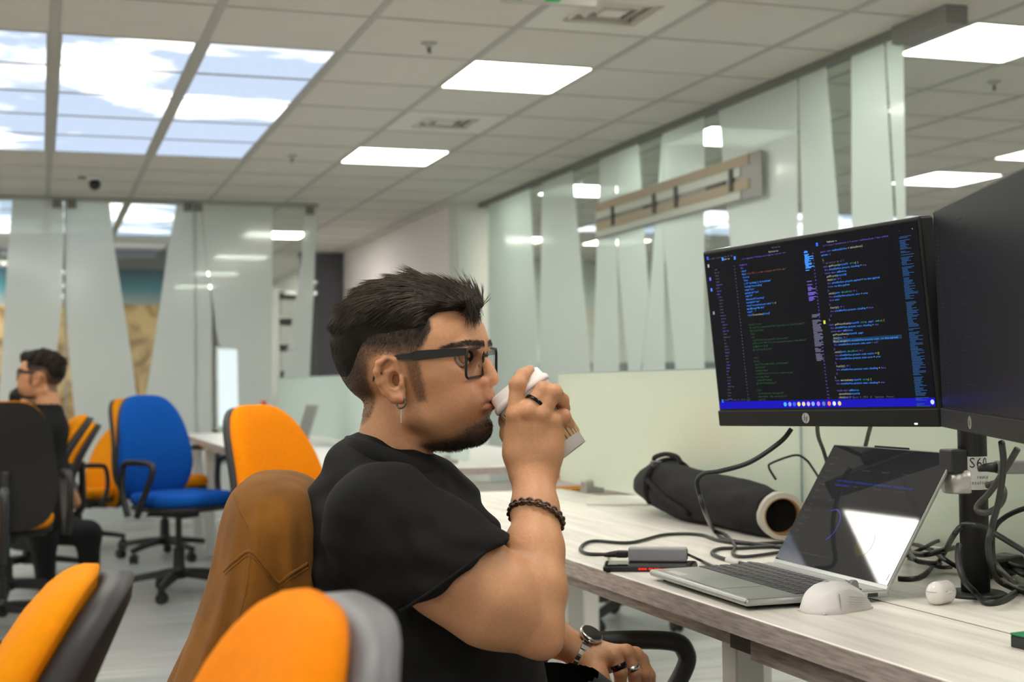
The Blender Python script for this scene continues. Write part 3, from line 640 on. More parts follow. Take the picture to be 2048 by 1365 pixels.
Ex = [(r_, 1+(2 if 9 < r_ < 40 else 0)+(1 if 18 < r_ < 34 else 0), [(random.choice(['assets','views','router','stores','services','index.ts','components','layouts','utils','types','auth','table.vue','App.vue','modal','charts','api','hooks','lib','tests']), Pu if random.random() < .35 else Dg)]) for r_ in range(1,46)]
top = y1-SH*.075; sz = LH*.80
allt = {}
for d in (code(R_, x0+SW*.585, top-.006, sz), code(Lf, x0+SW*.185, top-.008, sz), code(Ex, x0+SW*.045, top-.004, sz*.9)):
    for k_, v_ in d.items(): allt.setdefault(k_, []).extend(v_)
ln = [(str(20+q), x0+SW*.155, top-.008-q*LH, sz*.8) for q in range(45)]+[(str(60+q), x0+SW*.548, top-.006-q*LH, sz*.8) for q in range(46)]
allt[Pu] += ln[45:]; allt[Dg] += ln[:45]
allt[Dg] += [('File  Edit  Selection  View  Go  Run', x0+SW*.02, y1-.010, sz*.9),('Welcome.vue', x0+SW*.36, y1-.0075, sz*.9),('master*   0 errors 12   Ln 96, col 8', x0+SW*.03, y0+SH*.052, sz*.9),('Ln 100, Col 12   Spaces: 4   UTF-8   LF   TypeScript   Prettier', x0+SW*.60, y0+SH*.052, sz*.9)]
allt[Wt] += [('TableScan.vue', x0+SW*.34, y1-SH*.050, sz*.9),('TopHeader.ts', x0+SW*.62, y1-SH*.045, sz*.9),('Header.vue', x0+SW*.10, y1-SH*.053, sz*.9),('x', x1-.01, y1-.012, sz),('-', x1-.035, y1-.012, sz),('11:21 AM', x1-.062, y0+.0085, sz*.95),('11/22/2024', x1-.064, y0+.0035, sz*.95),('ES', x1-.088, y0+.006, sz)]
allt[Pu] += [('src > components > TableScan.vue > template > section > div', x0+SW*.20, y1-SH*.068, sz*.9),('src > stores > attackSurface.ts > actions > getProjectScans > then callback', x0+SW*.60, y1-SH*.063, sz*.9)]
for k_, v_ in allt.items():
    me = text_mesh(v_, 'code_text', 1); o = mesh_obj('code_text', me, emis('text_'+k_, *cols[k_]), mon1); o.matrix_local = L1 @ Matrix.Translation((0,0,.0012)); o['label'] = k_+' code text'; o['kind'] = 'stuff'
# code mini-maps and small icons
for (xa, wd, r0, r1, ck) in ((.51,.045,0,6,B),(.51,.04,9,15,Pu),(.515,.045,19,33,Dg),(.925,.055,0,47,'map')):
    mb = MB()
    for q in range(int(r0*3), int(r1*3)):
        if random.random() < .12: continue
        s_ = random.random()*.3; mb.box((x0+SW*(xa+s_*.01), top-q*LH/3-.0006, .0), (x0+SW*(xa+wd*(.35+.65*random.random())), top-q*LH/3+.0005, .0002))
    o = mb.build('code_minimap', emis('text_map', (.018,.055,.14), 1.) if ck == 'map' else emis('text_'+ck, *cols[ck]), mon1); o.matrix_local = L1 @ Matrix.Translation((0,0,.0012)); o['kind'] = 'stuff'
mb = MB().box((x0+SW*.6,top-.006-26.5*LH-.001,0),(x0+SW*.895,top-.006-25.6*LH,.0001)); o = mb.build('line_highlight', emis('hilite', (.010,.035,.07), 1.), mon1); o.matrix_local = L1 @ Matrix.Translation((0,0,.0010))
ic = [(.345,(.05,.35,.8)),(.368,(.2,.25,.7)),(.39,(.03,.1,.7)),(.412,(.7,.55,.1)),(.435,(.6,.5,.3)),(.458,(.5,.3,.7)),(.48,(.2,.3,.7)),(.505,(.35,.15,.8)),(.53,(.1,.15,.3)),(.555,(.7,.15,.1)),(.578,(.5,.6,.7)),(.602,(.6,.45,.2)),(.99,(.4,.5,.8))]
for q,(fx,c_) in enumerate(ic):
    o = MB().lathe([(.0036,.0),(.0036,.0003)], 12).build('taskbar_icon', emis('icon_%d' % q, c_, 1.), mon1); o.matrix_local = L1 @ Matrix.Translation((x0+SW*fx, y0+SH*.023, .0014))
for q,(fx,fy,c_) in enumerate(((.018,.925,(.3,.3,.3)),(.02,.84,(.1,.15,.7)),(.021,.77,(.1,.15,.75)),(.02,.62,(.2,.2,.22)),(.018,.05,(.03,.12,.7)),(.018,.975,(.03,.1,.6)),(.10,.955,(.05,.2,.75)),(.165,.95,(.05,.2,.75)),(.575,.955,(.03,.12,.75)),(.572,.50,(.5,.5,.05)))):
    o = MB().rbox((-.0022,-.0028,0),(.0022,.0028,.0003),.0001,1).build('editor_icon', emis('eicon_%d' % q, c_, 1.), mon1); o.matrix_local = L1 @ Matrix.Translation((x0+SW*fx, y0+SH*fy, .0012))
# round maker's mark on the bezel
M_logo = mat('logo_silver', (.55,.55,.53), .3, .7)
def roundel(parent, L_, x, y, r, z=.0037):
    o = MB().lathe([(r,0),(r,.0006)], 28).build('logo_disc', M_logo, parent); o.matrix_local = L_ @ Matrix.Translation((x,y,z))
    mb = MB()
    s = r/.0085
    for (a,b_,sk) in ((-.0042,.0,.0014),(-.001,.0,.0),):
        pass
    def stroke(xa,ya,xb,yb,w_=.0011): mb.add([(xa*s-w_*s/2,ya*s,0),(xa*s+w_*s/2,ya*s,0),(xb*s+w_*s/2,yb*s,0),(xb*s-w_*s/2,yb*s,0)], [(0,1,2,3)])
    stroke(-.0044,-.0042,-.0018,.0075); stroke(-.0018,-.0042,-.0008,.0008); stroke(.0002,-.0075,.0024,.0022); stroke(.0028,-.0042,.0042,.0022)
    mb.add([(-.0034*s,.0008*s,0),(-.0008*s,.0008*s,0),(-.0006*s,.0018*s,0),(-.0032*s,.0018*s,0)],[(0,1,2,3)]); mb.add([(.0022*s,.0012*s,0),(.0044*s,.0012*s,0),(.0046*s,.0022*s,0),(.0024*s,.0022*s,0)],[(0,1,2,3)]); mb.add([(.0010*s,-.0042*s,0),(.0034*s,-.0042*s,0),(.0034*s,-.0034*s,0),(.0012*s,-.0034*s,0)],[(0,1,2,3)])
    o2 = mb.build('logo_letters', M_bez, parent); o2.matrix_local = L_ @ Matrix.Translation((x,y,z+.0008))
roundel(mon1, L1, W1*.445, .0145, .0085)
prt1(MB().rbox((W1*.905,.004,.0034),(W1*.917,.0065,.0042),.0003,1), 'power_light', emis('power_white', (.8,.85,1.), 2.0))
T2, W2_, H2 = corners(at(1854,419,1.975), at(2048,333,1.537), at(1887,855,1.985), at(2048,893,1.545))
W2 = .50
mon2, L2, prt2 = monitor('computer_monitor', T2, W2, H2, 'dark monitor at the right edge seen at a steep angle')
prt2(MB().box((.004,.031,.0002),(W2-.004,H2-.004,.001)), 'screen', screen_mat('screen_dim', (.006,.0055,.006), 1.0, .30))
fa = []
for q in range(44):
    if random.random() < .25: continue
    fa.append(('x'*random.randint(3,7), .02+.01*(q > 14)+.01*(q > 26), H2-.03-q*.0056, .004)); 
    if random.random() < .6: fa.append((random.choice(['const items = ref([])','return payload','import { computed }','export default {','data.map((row) =>','if (error) throw','await fetchResults()']), .13+.012*random.randint(0,3), H2-.03-q*.0056, .0045))
    fa.append((str(q+10), .012, H2-.03-q*.0056, .0035))
o = mesh_obj('code_text', text_mesh(fa, 'code_text', 1), emis('text_faint', (.030,.024,.026), 1.), mon2); o['kind'] = 'stuff'; o.matrix_local = L2 @ Matrix.Translation((0,0,.0012))
roundel(mon2, L2, .17, .0145, .0085)
# ---------------------------------------------------------------- monitor stand
pp = onz(1962,1194,DZ); px_, py_ = float(pp[0]), float(pp[1])+.012
st = empty('monitor_stand', (px_,py_,DZ)); tag(st, 'black pole monitor stand with silver arm and round base', 'monitor stand')
M_pole = mat('pole_black', (.010,.010,.011), .5); M_silver = mat('arm_silver', (.55,.54,.52), .32, .75)
MB().lathe([(.044,0),(.044,.004),(.040,.006),(.0,.006)], 40, c1=False).build('base_plate', M_pole, st, True)
MB().lathe([(.0205,.004),(.0205,.50),(.018,.503)], 28).build('pole', M_pole, st, True)
def bld(T, name, m, mb, parent, sm=False): o = mb.build(name, m, parent, sm); o.matrix_local = T; return o
zA = float(at(1930,965,2.0)[2])-DZ
cA = MB().lathe([(.024,-.018),(.027,-.016),(.027,.016),(.024,.018)], 28); bld(Matrix.Translation((-.012,.012,zA)), 'arm_joint', M_silver, cA, st, True)
d_ = (at(1780,950,2.45)-at(1925,962,2.02)); d_[2] = 0; d_ /= np.linalg.norm(d_)
TA = frame((-.012,.012,zA), d_, z=(0,0,1))
bld(TA, 'arm', M_silver, MB().rbox((0,-.02,-.017),(.24,.02,.017),.008,3), st, True)
bld(TA, 'arm_tip', M_silver, MB().lathe([(.02,-.017),(.022,.0),(.02,.03)], 20, T=Matrix.Translation((.24,0,0))), st, True)
TB = frame((0,0,.42), V(T1 @ Vector((W1*.5,H1*.5,-.055)))-Vector((px_,py_,DZ+.42)), z=(0,0,1))
dist1 = (V(T1 @ Vector((W1*.5,H1*.5,-.055)))-Vector((px_,py_,DZ+.42))).length
bld(TB, 'upper_arm', M_pole, MB().rbox((0,-.015,-.012),(dist1-.004,.015,.012),.006), st)
v2 = V(T2 @ Vector((W2*.5,H2*.5,-.055)))-Vector((px_,py_,DZ+.42)); TC = frame((0,0,.42), v2, z=(0,0,1))
bld(TC, 'upper_arm', M_pole, MB().rbox((0,-.015,-.012),(v2.length-.004,.015,.012),.006), st)
# black cable clip and sticker on the pole
bld(Matrix.Translation((-.030,.004,float(at(1905,925,2.)[2])-DZ)), 'cable_clip', M_black, MB().rbox((-.014,-.016,-.017),(.014,.016,.018),.003), st)
lab = MB(); n_ = 14; zc = float(at(1950,945,2.)[2])-DZ; tocam = math.atan2(-py_, -px_)
vs_ = []
for k in range(n_+1):
    a = tocam-.35+1.75*k/n_; vs_ += [(.0209*math.cos(a), .0209*math.sin(a), zc-.026), (.0209*math.cos(a), .0209*math.sin(a), zc+.022)]
lab.add(vs_, [(2*k,2*k+2,2*k+3,2*k+1) for k in range(n_)]); bld(Matrix.Identity(4), 'sticker', mat('sticker_white', (.60,.60,.60), .3), lab, st)
tm = text_mesh([('S60',0,.012,.021),('1  reunion',.0,-.004,.0075),('resultados',.0,-.012,.0075)], 'sticker_text', 2)
for v in tm.vertices:
    a = tocam-.26+v.co.x/.0211; z_ = v.co.y; v.co = Vector((.0212*math.cos(a), .0212*math.sin(a), zc+z_-.006))
mesh_obj('sticker_text', tm, M_black, st)['kind'] = 'stuff'

# ---------------------------------------------------------------- laptop
M_alu = mat('laptop_aluminium', (.42,.43,.42), .35, .7); M_alu2 = mat('laptop_deck', (.36,.37,.365), .42, .55); M_key = mat('key_grey', (.055,.055,.058), .55)
fr_ = onz(1492,1224,DZ); LW, LD = .336, .228
TL_ = frame((fr_[0],fr_[1],DZ), (.9975,-.02,0), z=(0,0,1))      # x: depth (towards hinge), y: width (away from camera)
lt = empty('laptop', (fr_[0],fr_[1],DZ)); tag(lt, 'open silver laptop on the desk with a dark screen', 'laptop')
LL = TL_.copy(); LL.translation = (0,0,0)
def lp(mb, nm, m, T=None, parent=lt, sm=False):
    o = mb.build(nm, m, parent, sm); o.matrix_local = LL @ (T if T is not None else Matrix.Identity(4)); return o
lp(MB().rbox((0,0,.006),(LD,LW,.0165),.004), 'base', M_alu, sm=False)
lp(MB().box((.012,.012,.0164),(LD-.02,LW-.012,.0168)), 'deck', M_alu2)
lp(MB().box((.009,.10,.0169),(.078,.215,.0172)), 'touchpad', mat('touchpad_grey', (.31,.325,.315), .35, .4))
lp(MB().box((.012,.245,.0169),(.03,.30,.0171)), 'sticker', mat('deck_sticker', (.55,.53,.50), .5))
lp(MB().box((.01,.305,.0169),(.022,.322,.0171)), 'sticker', mat('deck_sticker_red', (.45,.25,.22), .5))
for f_y in (.03,.31): lp(MB().lathe([(.006,0),(.006,.007)],12,T=Matrix.Translation((.02,f_y,0))), 'foot', M_black); lp(MB().lathe([(.006,0),(.006,.007)],12,T=Matrix.Translation((LD-.03,f_y,0))), 'foot', M_black)
key0 = None; km = MB().rbox((-.0072,-.0082,0),(.0072,.0082,.0016),.0012,1).mesh('key'); km.materials.append(M_key)
for r_ in range(6):
    for c_ in range(17):
        if r_ == 0 and 5 <= c_ <= 9:
            if c_ == 7:
                k_ = MB().rbox((-.0072,-.045,0),(.0072,.045,.0016),.0012,1).build('key', M_key, lt)
                k_.matrix_local = LL @ Matrix.Translation((.092+r_*.0185,.022+c_*.0187,.0168))
            continue
        k_ = bpy.data.objects.new('key', km); link(k_, lt); k_.matrix_local = LL @ Matrix.Translation((.092+r_*.0185,.022+c_*.0187,.0168))
for (xa) in (.20,.165): lp(MB().box((xa-.008,-.0006,.008),(xa+.008,.0004,.0135)), 'port', M_black)
lp(MB().box((.145,-.0006,.009),(.151,.0004,.0125)), 'port', M_black)
def uim(name, col): return mat(name, (.010,.010,.011), .03, emit=col, estr=1.0)
# lid: hinge line then leaning back
hl = TL_ @ Vector((LD-.004,0,.014)); tgt = (Vector(V(at(1640,895,2.40)))+Vector(V(at(1868,908,2.06))))/2-(TL_ @ Vector((LD-.004,LW/2,.014)))
up_ = Vector((tgt.x*.962, 0, tgt.z)); up_.normalize(); LHt = .228
TLid = frame((0,0,0), (0,1,0), y=tuple(up_)); 
ydir = TL_.to_3x3() @ Vector((0,1,0)); TLid = frame(hl, -ydir, y=tuple(up_))          # x along width toward camera, y up the lid, z out of the screen?
TLid = frame(hl+ydir*LW, -ydir, y=tuple(up_)); zax = TLid.to_3x3() @ Vector((0,0,1))
LLid = Matrix.Translation(-Vector((fr_[0],fr_[1],DZ))) @ TLid; sgn = 1 if zax.x < 0 else -1
def ld(mb, nm, m, z=0): o = mb.build(nm, m, lt); o.matrix_local = LLid @ Matrix.Translation((0,0,z*sgn)); return o
ld(MB().rbox((0,0,-.0025),(LW,LHt,.0025),.002), 'lid', M_alu)
ld(MB().box((.003,.008,-.0004),(LW-.003,LHt-.003,.0004)), 'screen_glass', mat('laptop_screen', (.010,.010,.011), .03, emit=(.010,.010,.011), estr=1.0), .0028)
ld(MB().rbox((LW*.36,LHt-.001,-.002),(LW*.64,LHt+.003,.002),.001,1), 'camera_notch', M_black, .0004)
ui = [(.20,.35,.70,.715),(.36,.51,.70,.715),(.52,.67,.70,.715),(.68,.84,.70,.715),(.20,.33,.665,.68)]
for (a,b_,c_,d__) in ui: ld(MB().box((LW*a,LHt*c_,0),(LW*b_,LHt*d__,.0002)), 'screen_bar', uim('ui_blue', (.010,.018,.085)), .0033)
arc = MB(); 
for k in range(20):
    a0, a1 = math.radians(-60+k*9), math.radians(-60+(k+1)*9); r0_, r1_ = .027, .0295; cx_, cy2 = LW*.32, LHt*.36
    arc.add([(cx_+r0_*math.cos(a0),cy2+r0_*math.sin(a0),0),(cx_+r1_*math.cos(a0),cy2+r1_*math.sin(a0),0),(cx_+r1_*math.cos(a1),cy2+r1_*math.sin(a1),0),(cx_+r0_*math.cos(a1),cy2+r0_*math.sin(a1),0)],[(0,1,2,3)])
ld(arc, 'screen_gauge', uim('ui_violet', (.03,.035,.17)), .0034)
ld(MB().lathe([(.022,0),(.022,.0002)],24,T=Matrix.Translation((LW*.68,LHt*.28,0))), 'screen_chart', uim('ui_olive', (.030,.024,.004)), .0033)
ld(MB().rbox((LW*.94,LHt*.065,0),(LW*.97,LHt*.11,.0003),.0001,1), 'screen_icon', uim('ui_icon', (.02,.022,.12)), .0033)
tx = [(random.choice(['Projects','Scans','Alerts','Assets','Reports','Users','Network','Domains']), LW*.05+.002*(q % 2), LHt*(.88-.055*q), .0055) for q in range(14)]+[(random.choice(['total','critical 12','medium 8','low 31','open ports','hosts','findings']), LW*(.2+.17*(q % 4)), LHt*(.80-.13*(q//4)), .005) for q in range(12)]+[('overview of exposed services by project', LW*.2, LHt*.12, .005)]
o = mesh_obj('screen_text', text_mesh(tx, 'screen_text', 1), uim('ui_text', (.06,.057,.06)), lt); o['kind'] = 'stuff'; o.matrix_local = LLid @ Matrix.Translation((0,0,.0034*sgn))
if sgn < 0: print('LID NORMAL FLIPPED')
# ================================================================== SMALL THINGS ON THE DESK
def sdf_obj(name, S, m, parent=None, sm=1, loc=None, orig=(0,0,0)):
    P, Q = S.polygonize(); P = smooth_verts(P, Q, sm) if sm else P
    me = np_mesh(name, P-np.array(orig), Q); return mesh_obj(name, me, m, parent, loc=loc)
# mouse: right side faces the camera; nose points away from the man
M_mouse = mat('mouse_white', (.72,.70,.70), .38); M_mouse2 = mat('mouse_grip', (.58,.55,.55), .55)
a_ = onz(1600,1232,DZ); b_ = onz(1738,1212,DZ); mid = (a_+b_)/2+np.array([.004,.006,0]); dx = b_-a_; ang = math.atan2(dx[1],dx[0])
ms = empty('computer_mouse', (mid[0],mid[1],DZ), ang); tag(ms, 'white wireless mouse on the desk beside the laptop', 'mouse')
ML = .112
rings = []
for q in range(25):
    t = q/24; x = -ML/2+ML*t; 
    wd = .0335*math.sqrt(max(0,1-abs(2*t-1)**3.2))*(1-.10*math.sin(math.pi*min(1,max(0,(t-.35)/.5))))+.0008
    hh = (.040*(math.sin(math.pi*min(1,(t*.86+.10)))**.75))*(1 if t > .03 else .75)
    if t < .12: hh *= .62+.38*(t/.12)
    ring = []
    for k in range(28):
        a = 2*math.pi*k/28; cx, sx = math.cos(a), math.sin(a)
        yy = wd*math.copysign(abs(cx)**.75, cx); zz = hh*(abs(sx)**.8) if sx > 0 else 0.0
        if sx > 0 and abs(cx) > .55: yy *= 1-.12*math.sin(math.pi*min(1, zz/.03))
        ring.append((x, yy, max(zz,0)))
    rings.append(ring)
MB().loft(rings).build('shell', M_mouse, ms, True)
# grip panel on the side facing the camera
gp = []
for q in range(13):
    t = .30+.62*q/12; x = -ML/2+ML*t; wd = .0335*math.sqrt(max(0,1-abs(2*t-1)**3.2))*(1-.10*math.sin(math.pi*min(1,max(0,(t-.35)/.5))))
    hi = .005+.024*math.sin(math.pi*min(1,.35+.62*q/12)); gp.append([(x,-wd*1.0-.0004,.004),(x,-wd*.93-.0012,.004+(hi-.004)*.5),(x,-wd*.90-.0012,hi),(x,-wd*.84,hi+.002)])
MB().loft(gp, closed=False, caps=False).build('side_grip', M_mouse2, ms, True)
for k in range(5): MB().tube([(-.005+q*.006, -.0318+.0009*q*(q-4)*.25, .010+.0034*k-.0008*q) for q in range(7)], .0006, 5).build('grip_ridge', M_mouse2, ms)
MB().tube([(.02+.004*q, 0, .039-.0018*q) for q in range(8)], .0007, 5).build('button_gap', M_grey, ms)
MB().lathe([(.008,-.003),(.008,.003)],16,T=Matrix.Translation((.036,0,.030)) @ Matrix.Rotation(math.pi/2,4,'X')).build('scroll_wheel', M_grey, ms)
MB().lathe([(.004,0),(.004,.0004)],12,T=Matrix.Translation((-.012,.004,.0402))).build('logo_mark', mat('mouse_logo', (.45,.44,.44), .4), ms)
MB().rbox((-.048,-.026,-.0),(.048,.026,.003),.001,1).build('base', M_mouse2, ms)
# earbud case
cs = onz(1893,1211,DZ); ec = empty('earbud_case', (cs[0],cs[1]+.012,DZ), .35); ec.scale = (.9,.9,.9); tag(ec, 'small glossy white earbud case near the monitor stand', 'case')
M_gloss = mat('gloss_white', (.78,.75,.73), .15)
S = SDF((-.04,-.03,-.002),(.04,.03,.05),.0016); S.cone((-.011,0,.0175),(.011,0,.0175),.0185,.0185,.004,q=1.15,qn=(0,1,0)); P, Q = S.polygonize(); P[:,2] = np.maximum(P[:,2], .0005)
up_m = P[:,2].copy(); mesh_obj('case_shell', np_mesh('case_shell', P, Q), M_gloss, ec)
MB().tube([(.0305*math.cos(a)*1.0 if True else 0, .0165*math.sin(a), .0215) for a in np.linspace(0,2*math.pi,40)[:-1]], .0004, 5, closed=True).build('lid_seam', M_grey, ec)
MB().rbox((-.006,-.0178,.017),(.006,-.0150,.022),.001,1).build('hinge', M_gloss, ec)
# phone lying on the desk with a usb hub on top
ph0 = onz(1216,1143,DZ); ph1 = onz(1318,1154,DZ); phd = ph1-ph0; phd /= np.linalg.norm(phd)
dphone = (onz(1386,1146,DZ)-onz(1216,1143,DZ)); yw = math.atan2(dphone[1], dphone[0])+.12
phc = (onz(1216,1140,DZ)+onz(1384,1146,DZ))/2+np.array([.012,.022,0])
ph = empty('smartphone', (phc[0],phc[1],DZ), yw); tag(ph, 'black phone lying flat in front of the laptop, showing red marks', 'phone')
MB().rbox((-.079,-.0375,0),(.079,.0375,.0095),.003,2).build('body', mat('phone_black', (.012,.012,.013), .3), ph)
MB().prism(rr(.076,.0345,.006), .0095, .0098).build('screen', mat('phone_glass', (.01,.01,.011), .05), ph)
for (a,b2) in ((-.020,-.006),(-.003,.004),(.006,.016)): MB().box((a,-.0379,.0035),(b2,-.0374,.0066)).build('red_mark', emis('phone_red', (.8,.03,.02), .8), ph)
hb0 = at(1272,1103,2.34); hb1 = at(1372,1118,2.29); hc = (hb0+hb1)/2
hub = empty('usb_hub', (phc[0]+.022,phc[1]+.018,DZ+.0099), yw-.06); tag(hub, 'grey metal usb hub resting on the phone', 'usb hub')
MB().rbox((-.05,-.012,0),(.05,.012,.024),.003,2).build('body', mat('hub_grey', (.36,.365,.40), .42, .2), hub)
MB().rbox((.0499,-.0085,.004),(.0508,.0085,.020),.0005,1).build('end_cap', M_black, hub)
MB().rbox((-.072,-.008,.006),(-.0502,.008,.018),.003,2).build('plug', M_black, hub)
MB().tube([(-.071,0,.012),(-.082,0,.011),(-.092,0,.010)],[.006,.005,.0035],10).build('strain_relief', M_black, hub)
# green box at the right edge
gb = onz(2112,1318,DZ); g = empty('green_box', (gb[0]+.06,gb[1],DZ), .1); tag(g, 'green topped black box cut off by the right edge of the desk', 'box')
MB().rbox((-.055,-.02,0),(.06,.08,.014),.001,1).build('case', M_black, g); MB().rbox((-.0555,-.0205,.0142),(.0605,.0805,.017),.001,1).build('lid', mat('box_green', (.0,.18,.07), .5), g)
# white papers / notebook under the bag end
nb = empty('notebook', (*onz(1250,1003,DZ)[:2],DZ), 1.1); tag(nb, 'white notebook lying flat left of the black bag', 'notebook')
MB().rbox((-.14,-.09,0),(.14,.09,.004),.001,1).build('pages', mat('paper_white', (.74,.75,.70), .6), nb); MB().rbox((-.141,-.091,.0041),(.05,.091,.006),.001,1).build('cover', mat('cover_pale', (.70,.71,.64), .5), nb)
# ---------------------------------------------------------------- black tube bag
M_bag = mat('bag_black_nylon', (.011,.011,.012), .8, spec=.25, noise=(30,.25), bump=(240,.25))
def DK(px,py,X): d = ray(px,py); return CP+d*(X/d[0])      # point where the pixel's ray meets the plane x = X
XB = 1.40
sp_ = [(1281,972,.010),(1295,968,.036),(1330,970,.056),(1375,985,.060),(1430,1000,.057),(1490,1014,.053),(1530,1024,.050),(1556,1030,.047)]
# centre line of the bag on the desk, radius in metres
cl = []
for (px,py,r_) in sp_:
    p_ = DK(px,py,XB+ (0.02 if px < 1320 else 0)); cl.append(p_)
base_b = np.array([cl[3][0], cl[3][1], DZ])
bag = empty('tube_bag', base_b); tag(bag, 'black fabric tube bag lying along the frosted divider', 'bag')
rings = []; prof = spline([(*p_, r_) for p_, r_ in zip(cl, [s_[2] for s_ in sp_])], 5)
for q, pr_ in enumerate(prof):
    c_, r_ = np.array(pr_[:3]), pr_[3]; r_ = max(r_, .004)
    nx = prof[min(q+1,len(prof)-1)][:3]-prof[max(q-1,0)][:3]; nx /= np.linalg.norm(nx); sd = np.cross(nx,(0,0,1)); sd /= np.linalg.norm(sd); up2 = np.cross(sd,nx)
    c_[2] = max(c_[2], DZ+r_*.94); ring = []
    for k in range(40):
        a = 2*math.pi*k/40; rr_ = r_*(1+.05*math.sin(3*a+q*.35)+.035*math.sin(5*a-q*.5)*math.sin(q*.3)+.018*math.sin(9*a+q))
        p_ = c_+sd*rr_*math.cos(a)+up2*rr_*math.sin(a); p_[2] = max(p_[2], DZ+.001); ring.append(p_-base_b)
    rings.append(ring)
MB().loft(rings).build('bag_body', M_bag, bag, True)
def surf(q, a, k=1.02):
    c_, r_ = np.array(prof[q][:3]), prof[q][3]; nx = prof[min(q+1,len(prof)-1)][:3]-prof[max(q-1,0)][:3]; nx /= np.linalg.norm(nx); sd = np.cross(nx,(0,0,1)); sd /= np.linalg.norm(sd); up2 = np.cross(sd,nx); c_[2] = max(c_[2], DZ+r_*.94)
    return c_+sd*r_*k*math.cos(a)+up2*r_*k*math.sin(a)-base_b
MB().tube([surf(11,a,1.02) for a in np.linspace(-.7,math.pi+.7,30)], .009, 6).build('strap', M_bag, bag, True)
MB().tube(spline([surf(9,1.3,1.0),surf(9,1.35,1.22),surf(11,1.45,1.30),surf(13,1.5,1.25),surf(14,1.5,1.0)],6), .006, 6).build('carry_loop', M_bag, bag, True)
MB().tube(spline([surf(11,.3,1.02),surf(15,-.1,1.03),surf(19,-.6,1.02)],6), .007, 6).build('side_strap', M_bag, bag, True)
MB().rbox((-.012,-.010,-.008),(.012,.010,.008),.003,2,T=Matrix.Translation(V(surf(11,1.0,1.06)))).build('buckle', mat('buckle_grey',(.05,.05,.055),.35), bag)
# cardboard tape ring stuck at the open end of the bag
te = np.array(prof[-1][:3]); te[2] = DZ+.047; tn = prof[-1][:3]-prof[-4][:3]; tn[2] = 0; tn /= np.linalg.norm(tn)
toc = -np.array([te[0],te[1],0]); toc /= np.linalg.norm(toc); ax = tn*.55+toc*.75; ax /= np.linalg.norm(ax); te = te+tn*.006
tr = empty('tape_roll', te+ax*.012); tag(tr, 'clear packing tape roll leaning on the open end of the bag', 'tape roll')
TT = frame((0,0,0), np.cross((0,0,1),ax), z=ax)
o = MB().lathe([(.037,-.02),(.0468,-.02),(.0468,.02),(.037,.02),(.037,-.02)],48,c0=False,c1=False).build('tape_ring', mat('tape_pale', (.62,.58,.50), .22), tr, False); o.matrix_local = TT
o = MB().lathe([(.0345,-.0205),(.0372,-.0205),(.0372,.0205),(.0345,.0205),(.0345,-.0205)],48,c0=False,c1=False).build('cardboard_core', mat('cardboard', (.36,.20,.09), .8), tr, True); o.matrix_local = TT
o = MB().lathe([(.035,-.018),(.035,-.016)],32).build('bag_opening', mat('bag_inner', (.006,.006,.006), .9), tr); o.matrix_local = TT
pc = onz(1548,1074,DZ)
cr_ = empty('purple_clip', (pc[0],pc[1],DZ)); tag(cr_, 'small translucent purple clip lying at the tape roll', 'clip')
S = SDF((-.03,-.03,-.002),(.03,.03,.03),.002); S.cone((-.015,.0,.006),(.012,.004,.010),.006,.007,.004).cone((.012,.004,.01),(.016,.004,.018),.006,.004,.004); sdf_obj('clip_body', S, mat('purple_plastic', (.16,.07,.42), .25), cr_)
MB().tube([(-.016,0,.005),(-.022,.002,.006),(-.026,.001,.004)], .003, 8).build('clip_tab', mat('clip_clear', (.45,.45,.5), .2), cr_, True)
# ---------------------------------------------------------------- cables
M_cab = mat('cable_black', (.016,.016,.016), .45); M_cabw = mat('cable_white', (.62,.60,.57), .5)
def cable(label, pts, r=.0032, m=None, group=None, parts=None):
    P_ = spline(pts, 8); e = empty('cable', P_[0]); tag(e, label, 'cable', group)
    MB().tube([p_-P_[0] for p_ in P_], r, 8).build('cord', m or M_cab, e, True)
    if parts:
        for (nm,i0,i1,rr2,mm) in parts: MB().tube([p_-P_[0] for p_ in P_[i0:i1]], rr2, 10).build(nm, mm, e, True)
    return e
def D(px,py,h=.004): return onz(px,py,DZ+h)
hl_ = hub.matrix_basis @ Vector((-.09,0,.010))
cable('black cord looping from the hub plug back towards the bag', [V(hl_)]+[Vector(V(D(*q))) for q in ((1215,1110),(1175,1108),(1161,1097),(1185,1083),(1260,1086),(1330,1070),(1400,1070),(1440,1082),(1500,1088),(1575,1086),(1640,1092))], .0034)
cable('thick black cord hanging from the left monitor to the desk by the bag', [at(1583,858,2.35),at(1560,885,2.35),at(1500,925,2.35),at(1440,943,2.35),at(1408,948,2.35),at(1395,962,2.35),at(1398,985,2.36),at(1412,1030,2.40),D(1428,1062),D(1450,1080),D(1520,1090),D(1600,1100),D(1650,1105)], .0042)
cable('thin black cord lying from the hub to the laptop side', [V(hub.matrix_basis @ Vector((.051,0,.012)))]+[Vector(V(D(*q))) for q in ((1402,1122),(1430,1134),(1470,1136),(1500,1134),(1540,1128))], .0026)
cable('black cord with a white sleeve curving to the laptop port', [D(1640,1098),D(1560,1094),D(1480,1097),D(1440,1098),D(1424,1106),D(1436,1114),D(1462,1122),D(1490,1129),D(1520,1134,.010)], .0034, parts=[('white_sleeve',46,54,.0052,M_cabw),('plug',58,64,.006,M_black)])
cable('black cord coiling in front of the bag behind the white sleeve', [D(1640,1090),D(1560,1105),D(1490,1114),D(1466,1108),D(1470,1092),D(1450,1070),D(1430,1062)], .0032)
cable('thin dark cord arching up against the divider above the bag', [at(1552,960,2.72),at(1538,936,2.72),at(1545,926,2.72),at(1590,911,2.72),at(1612,920,2.72),at(1626,938,2.72),at(1640,960,2.7)], .0024)
